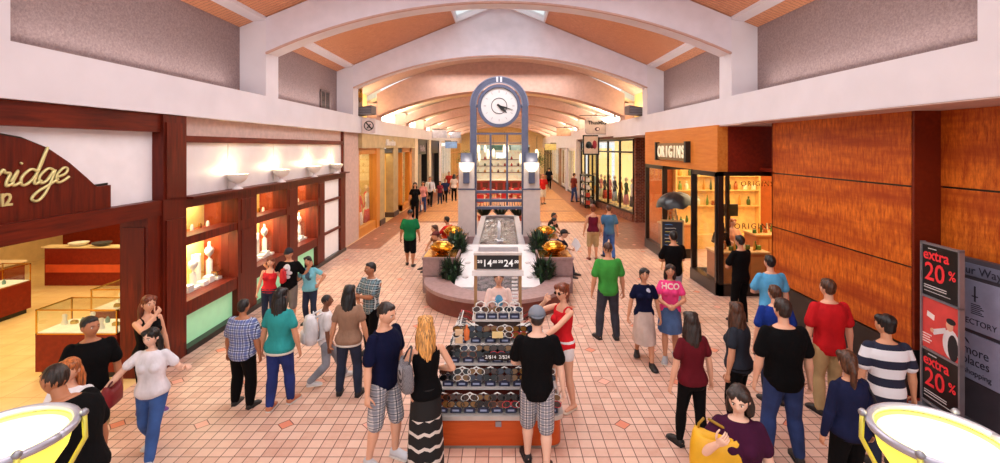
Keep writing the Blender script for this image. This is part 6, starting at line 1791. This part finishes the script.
m.loft(rings).build('cloth', BLACK, t, smooth=60); MB().cyl(0, 0, .98, 1.0, .30, 24).build('table_top', BLACK, t)
o = MB().lathe([(0, 0), (.06, 0), (.075, .06), (.07, .2), (.05, .26), (.07, .34), (.05, .42), (0, .43)], n=16).build('figurine', flat((226, 206, 190), .4), smooth=60); o.location = (-7.85, 10.9, 1.0); tag(o, 'pale figurine standing on the black draped table', 'figurine')
o = MB().lathe([(0, 0), (.05, 0), (.1, .06), (.08, .12), (0, .13)], n=14).build('ornament', flat((240, 236, 230), .4), smooth=60); o.location = (-7.6, 10.85, 1.0); tag(o, 'small white ornament beside the figurine on the draped table', 'ornament')
for k in range(3):
    t = empty('framed_picture', (-12.5 + 1.6 * k, 15.88, 2.3), 'small gold framed picture on the back wall of the jewellery shop', 'picture', 'pictures on the jewellery shop back wall')
    m = MB(); m.box(-.35, .35, -.04, 0, -.28, -.22); m.box(-.35, .35, -.04, 0, .22, .28); m.box(-.35, -.29, -.04, 0, -.28, .28); m.box(.29, .35, -.04, 0, -.28, .28); m.build('frame', BRASS, t)
    MB().box(-.3, .3, -.02, 0, -.23, .23).build('print', flat((176, 160, 120), .6, var=.3), t)

# merchandise in the display windows: white busts, pillars and boxes
BUSTW = flat((244, 240, 236), .5, var=.03, name='bust_white')
def bust_mesh():
    return MB().lathe([(0, 0), (.07, 0), (.075, .02), (.03, .05), (.035, .09), (.12, .16), (.15, .24), (.12, .31), (.05, .35), (.04, .44), (.045, .46), (0, .46)], n=18, sy=.6).mesh('bust', BUSTW)
BM_ = bust_mesh(); BM_.shade_smooth()
CM_ = MB().cyl(0, 0, 0, .5, .06, 14).mesh('pillar', BUSTW)
XM_ = MB().box(-.08, .08, -.08, .08, 0, .09, bev=.01).mesh('gift_box', BUSTW)
BN = ('nearest', 'middle', 'farthest')
for k, (a, b) in enumerate(bays):
    n = 6
    for i in range(n):
        y = a + .18 + (b - a - .36) * i / (n - 1)
        o = bpy.data.objects.new('display_pillar', CM_); COL.objects.link(o); o.location = (-6.06 + .08 * (i % 2), y, .9); o.scale = (1, 1, (.5, 1.15, .8)[i % 3]); tag(o, 'white cylinder plinth in the %s display window' % BN[k], 'plinth', 'white plinths, %s window' % BN[k])
        if i % 3 != 1:
            o = bpy.data.objects.new('necklace_bust', BM_); COL.objects.link(o); o.location = (-6.06 + .08 * (i % 2), y, .9 + .5 * (.5, 1.15, .8)[i % 3]); o.rotation_euler.z = R(90); o.scale = (.8,) * 3; tag(o, 'white necklace bust on a plinth in the %s display window' % BN[k], 'bust', 'white busts, %s window' % BN[k])
    for i in range(7):
        o = bpy.data.objects.new('gift_box', XM_); COL.objects.link(o); o.location = (-5.86 - .02 * (i % 2), a + .15 + (b - a - .3) * i / 6, .9); o.scale = (1, 1, (.6, 1, 1.5)[i % 3]); tag(o, 'small white box at the front of the %s display window' % BN[k], 'box', 'white boxes, %s window' % BN[k])
    for i in range(6):
        o = MB().lathe([(0, 0), (.03, 0), (.035, .07), (.02, .12), (0, .12)], n=10).build('trinket', (BRASS, BUSTW)[i % 2], smooth=40); o.location = (-6.0, a + .2 + (b - a - .4) * i / 5, 1.98); tag(o, 'small trinket on the upper shelf of the %s display window' % BN[k], 'trinket', 'trinkets, %s window' % BN[k])

# ================================================================ the food hall at the far end
t = empty('food_counter', (-.2, 36.5, 0), 'red fronted food counter in the middle of the far hall', 'counter')
MB().box(-2.6, 2.6, -.4, .4, 0, 1.0).build('body', flat((150, 40, 34), .5), t); MB().box(-2.7, 2.7, -.5, .5, 1.0, 1.06).build('worktop', flat((230, 210, 180), .4), t)
m = MB()
for k in range(9): m.box(-2.5 + k * .57, -2.1 + k * .57, -.42, -.4, .15, .85)
m.build('front_panel', flat((96, 40, 26), .5), t)
t = empty('food_kiosk', (-.2, 44, 0), 'glowing food stall with shelves behind the red counter', 'stall')
MB().box(-2.4, 2.4, -.1, .1, 0, 3.3).build('back_wall', flat((236, 222, 190), .6, emit=.35, var=.35, scale=3.5), t)
for z in (1.2, 1.8, 2.4): MB().box(-2.4, 2.4, -.4, -.1, z, z + .05).build('shelf', flat((120, 60, 40), .5), t)
for s in (-1, 1): MB().box(*sorted((s * 2.4, s * 2.6)), -1.5, .1, 0, 3.6).build('side_post', flat((120, 130, 120), .5), t)
MB().box(-2.6, 2.6, -1.5, .1, 3.3, 3.8).build('canopy', flat((160, 190, 190), .5), t)
sg = MB().box(-.9, .9, -1.56, -1.5, 3.35, 3.75).build('name_board', flat((60, 96, 84), .5), t)
mn = MB().box(-.45, .45, -1.6, -1.54, 2.6, 3.1).build('menu_screen', flat((190, 214, 236), .4, emit=.7, var=.3, scale=9), t)
random.seed(21)
for k in range(22):
    o = MB().lathe([(0, 0), (.09, 0), (.1, .12), (.05, .2), (.05, .26), (0, .26)], n=8).build('jar', flat(random.choice(((200, 60, 40), (236, 230, 210), (120, 60, 40), (220, 160, 60), (60, 90, 60))), .4), smooth=40)
    o.location = (-2.3 + .62 * (k % 8), 43.75, (1.25, 1.85, 2.45)[k // 8]); tag(o, 'jar on the shelves of the far food stall', 'jar', 'jars on the far food stall')
GL = flat((255, 240, 210), .5, emit=.9, var=0, name='globe_glow')
gm_ = MB().ball((0, 0, 0), .12, n=14, m=10).mesh('globe', GL); gm_.shade_smooth(); cm_ = MB().cyl(0, 0, .15, 1.3, .01, 5).mesh('cord', BLACK)
for k in range(12):
    x = (-2.3, -1.1, .1, 1.3, 2.5, -1.8)[k % 6]; y = (34.5, 39.5)[k // 6]
    t = empty('pendant_lamp', (x + .3 * (k // 6), y, 2.75 + .35 * (k % 3)), 'white globe pendant lamp over the far food counter', 'lamp', 'globe pendants over the food counter')
    for me, n_ in ((gm_, 'globe'), (cm_, 'cord')):
        o = bpy.data.objects.new(n_, me); COL.objects.link(o); o.parent = t
    t.children[1].scale.z = (7.12 - 1.7 * (t.location.x / 5.9) ** 2 - t.location.z) / 1.3
# round tables with red chairs
def cafe_set(x, y):
    t = empty('cafe_table', (x, y, 0), 'round cafe table in the far food hall', 'table', 'cafe tables in the food hall')
    MB().lathe([(0, 0), (.25, 0), (.25, .03), (.04, .06), (.04, .7), (.1, .72), (.38, .72), (.38, .75), (0, .75)], n=16).build('table', flat((200, 150, 110), .4), t)
    for a in (30, 150, 270):
        c = empty('cafe_chair', (x + .62 * math.cos(R(a)), y + .62 * math.sin(R(a)), 0), 'red chair at a cafe table in the far food hall', 'chair', 'red cafe chairs in the food hall', a + 90 - 180)
        MB().box(-.2, .2, -.2, .2, .43, .47, bev=.01).build('seat', flat((190, 34, 34), .5), c); MB().box(-.2, .2, -.2, -.17, .5, .86, bev=.01).build('backrest', flat((190, 34, 34), .5), c)
        for sx in (-.17, .17):
            for sy in (-.17, .17): MB().box(sx - .012, sx + .012, sy - .012, sy + .012, 0, .43).build('leg', GREYM, c)
for x, y in ((-1.3, 27.5), (.1, 28.5), (1.3, 27.2), (-.9, 31.5), (.9, 32.0), (-3.2, 48), (3.0, 50)): cafe_set(x, y)
person((1.25, 26.3), 1.7, 180, 'm', 'b', ('short', H_BK), ('tee', cloth((196, 34, 40)), -.04), ('trousers', BLK), arms=('lap', 'lap'), legs='sit', seat=.45, near=False, label='person in red sitting in the food hall seen through the clock tower')
# planters with small trees
def tree(x, y, hh, label):
    t = empty('potted_tree', (x, y, 0), label, 'tree', 'potted trees in the far hall')
    MB().lathe([(0, 0), (.26, 0), (.34, .5), (.36, .52), (.3, .52), (.28, .46), (0, .46)], n=18).build('pot', flat((150, 70, 46), .6), t, smooth=40)
    MB().tube([(0, 0, .4), (.03, .02, hh * .6), (0, 0, hh * .8)], [.05, .035, .02], 8).build('trunk', flat((96, 70, 48), .8), t)
    ms = [MB(), MB()]
    for k in range(420):
        p = Vector((random.gauss(0, 1), random.gauss(0, 1), random.gauss(0, 1))); p = p.normalized() * random.random() ** .4
        c = Vector((p.x * .6, p.y * .6, hh * .75 + p.z * hh * .28)); d = Vector((random.uniform(-1, 1), random.uniform(-1, 1), random.uniform(-1, .4))).normalized(); e = d.orthogonal().normalized()
        L = .13; ms[k % 2].add([c, c + d * L * .5 + e * L * .25, c + d * L, c + d * L * .5 - e * L * .25], [(0, 1, 2, 3)])
    ms[0].build('foliage', LEAF[1], t); ms[1].build('foliage', flat((110, 130, 60), .6), t)
for x, y in ((-3.6, 42), (-3.3, 50), (3.4, 44), (-4.2, 55), (4.0, 55), (-1.0, 22.6), (.9, 22.8)):
    tree(x, y, 1.7 if abs(x) < 2 else 3.2, 'small leafy tree in a terracotta pot in the far hall' if abs(x) > 2 else 'low leafy plant in a terracotta pot right behind the clock tower') if abs(x) > 2 else None
for x, g_ in ((-.75, 'left'), (.0, 'middle'), (.75, 'right')):
    t = empty('planter', (x - .1, 21.2, 0), 'terracotta planter with dark foliage behind the fountain, the %s one' % g_, 'planter')
    MB().lathe([(0, 0), (.24, 0), (.3, .5), (.33, .52), (.28, .52), (0, .48)], n=18).build('pot', flat((170, 74, 46), .6), t, smooth=40)
    m = MB()
    for k in range(90):
        a = random.uniform(0, 6.28); p0 = Vector((.1 * math.cos(a), .1 * math.sin(a), .48)); p1 = p0 + Vector((.2 * math.cos(a), .2 * math.sin(a), .3 * random.uniform(.5, 1.2))); w_ = Vector((-math.sin(a), math.cos(a), 0)) * .03
        m.add([p0 - w_ * .4, p0 + w_ * .4, p1 + w_, p1 + (p1 - p0) * .5, p1 - w_], [(0, 1, 2, 4), (4, 2, 3)])
    m.build('foliage', LEAF[0], t)
# hanging banners and blade signs down the hall
for k, (px, py, Y, c, lab) in enumerate(((443, 145, 44, (120, 150, 200), 'small blue blade sign hanging far down on the left'), (560, 132, 36, (200, 150, 120), 'pinkish box sign over the far right shops'), (430, 134, 36, (180, 176, 190), 'grey blade sign over the far left shops'), (550, 147, 46, (226, 200, 120), 'yellowish blade sign far down on the right'), (455, 135, 48, (150, 150, 170), 'pale grey banner sign left of the clock tower, far away'))):
    s_ = -1 if px < 500 else 1; t = empty('blade_sign', (s_ * 4.75 - .1, Y, CH - (py - VY) * Y / F), lab, 'sign')
    MB().box(-.55, .55, -.05, .05, -.3, .3, bev=.02).build('panel', flat(c, .5, emit=.25, var=.2), t); MB().box(-.6, .6, -.02, .02, .32, .36).build('bracket', BLACK, t); MB().box(*sorted((0, s_ * .62)), -.03, .03, .36, .42).build('hanger', BLACK, t)

# products standing on the counters of the beauty shop
random.seed(31)
for k in range(14):
    bottle(k % 3, k % 6, (5.5 + .085 * k, 12.0 + .3 * random.random(), .95), 'cosmetic bottle on the low counter behind the shop side window', 'bottles on the low shop counter', .9)
for k in range(10):
    bottle(k % 3, (k * 2) % 6, (5.5 + .1 * k, 16.05 + .3 * random.random(), 1.0), 'cosmetic bottle on the display table inside the shop doorway', 'bottles on the doorway display table', .9)
for k in range(8):
    bottle((k + 1) % 3, (k * 5) % 6, (7.15 + .12 * k, 13.3 + .3 * random.random(), 1.15), 'cosmetic bottle on the tall cash counter in the beauty shop', 'bottles on the cash counter', .9)
# shelving full of folded goods at the back of the big window shops
for (x, y0, y1, zb, lab, grp, facing) in ((8.3, 23.2, 27.6, .4, 'folded garment on the shelves behind the brick shop window', 'folded garments, brick shop', 1), (-8.25, 19.2, 22.0, .4, 'folded garment on the shelves of the golden shop', 'folded garments, golden shop', -1)):
    t = empty('shelf_unit', (x, (y0 + y1) / 2, 0), 'pale shelving with folded clothes at the back of the %s' % ('brick shop window' if x > 0 else 'golden shop window'), 'shelf')
    hl = (y1 - y0) / 2
    MB().box(-.02, .02, -hl, hl, 0, 3.0).build('back_panel', flat((240, 222, 180), .6, emit=.12), t)
    for z in (.8, 1.4, 2.0, 2.6): MB().box(*sorted((0, -facing * .4)), -hl, hl, z, z + .04).build('shelf', flat((226, 200, 150), .5), t)
    for s in (-1, 1): MB().box(*sorted((0, -facing * .4)), *sorted((s * hl, s * (hl - .05))), 0, 3.0).build('side_panel', flat((226, 200, 150), .5), t)
    for z in (.84, 1.44, 2.04):
        n = int((y1 - y0) / .36)
        for k in range(n):
            m = MB()
            for q in range(4): m.box(-.12, .12, -.13, .13, q * .07, q * .07 + .06, bev=.015)
            o = m.build('folded_garments', cloth(random.choice(CLO))); o.location = (x - facing * .22, y0 + .2 + k * .36, z)
            tag(o, lab, 'clothes', grp)
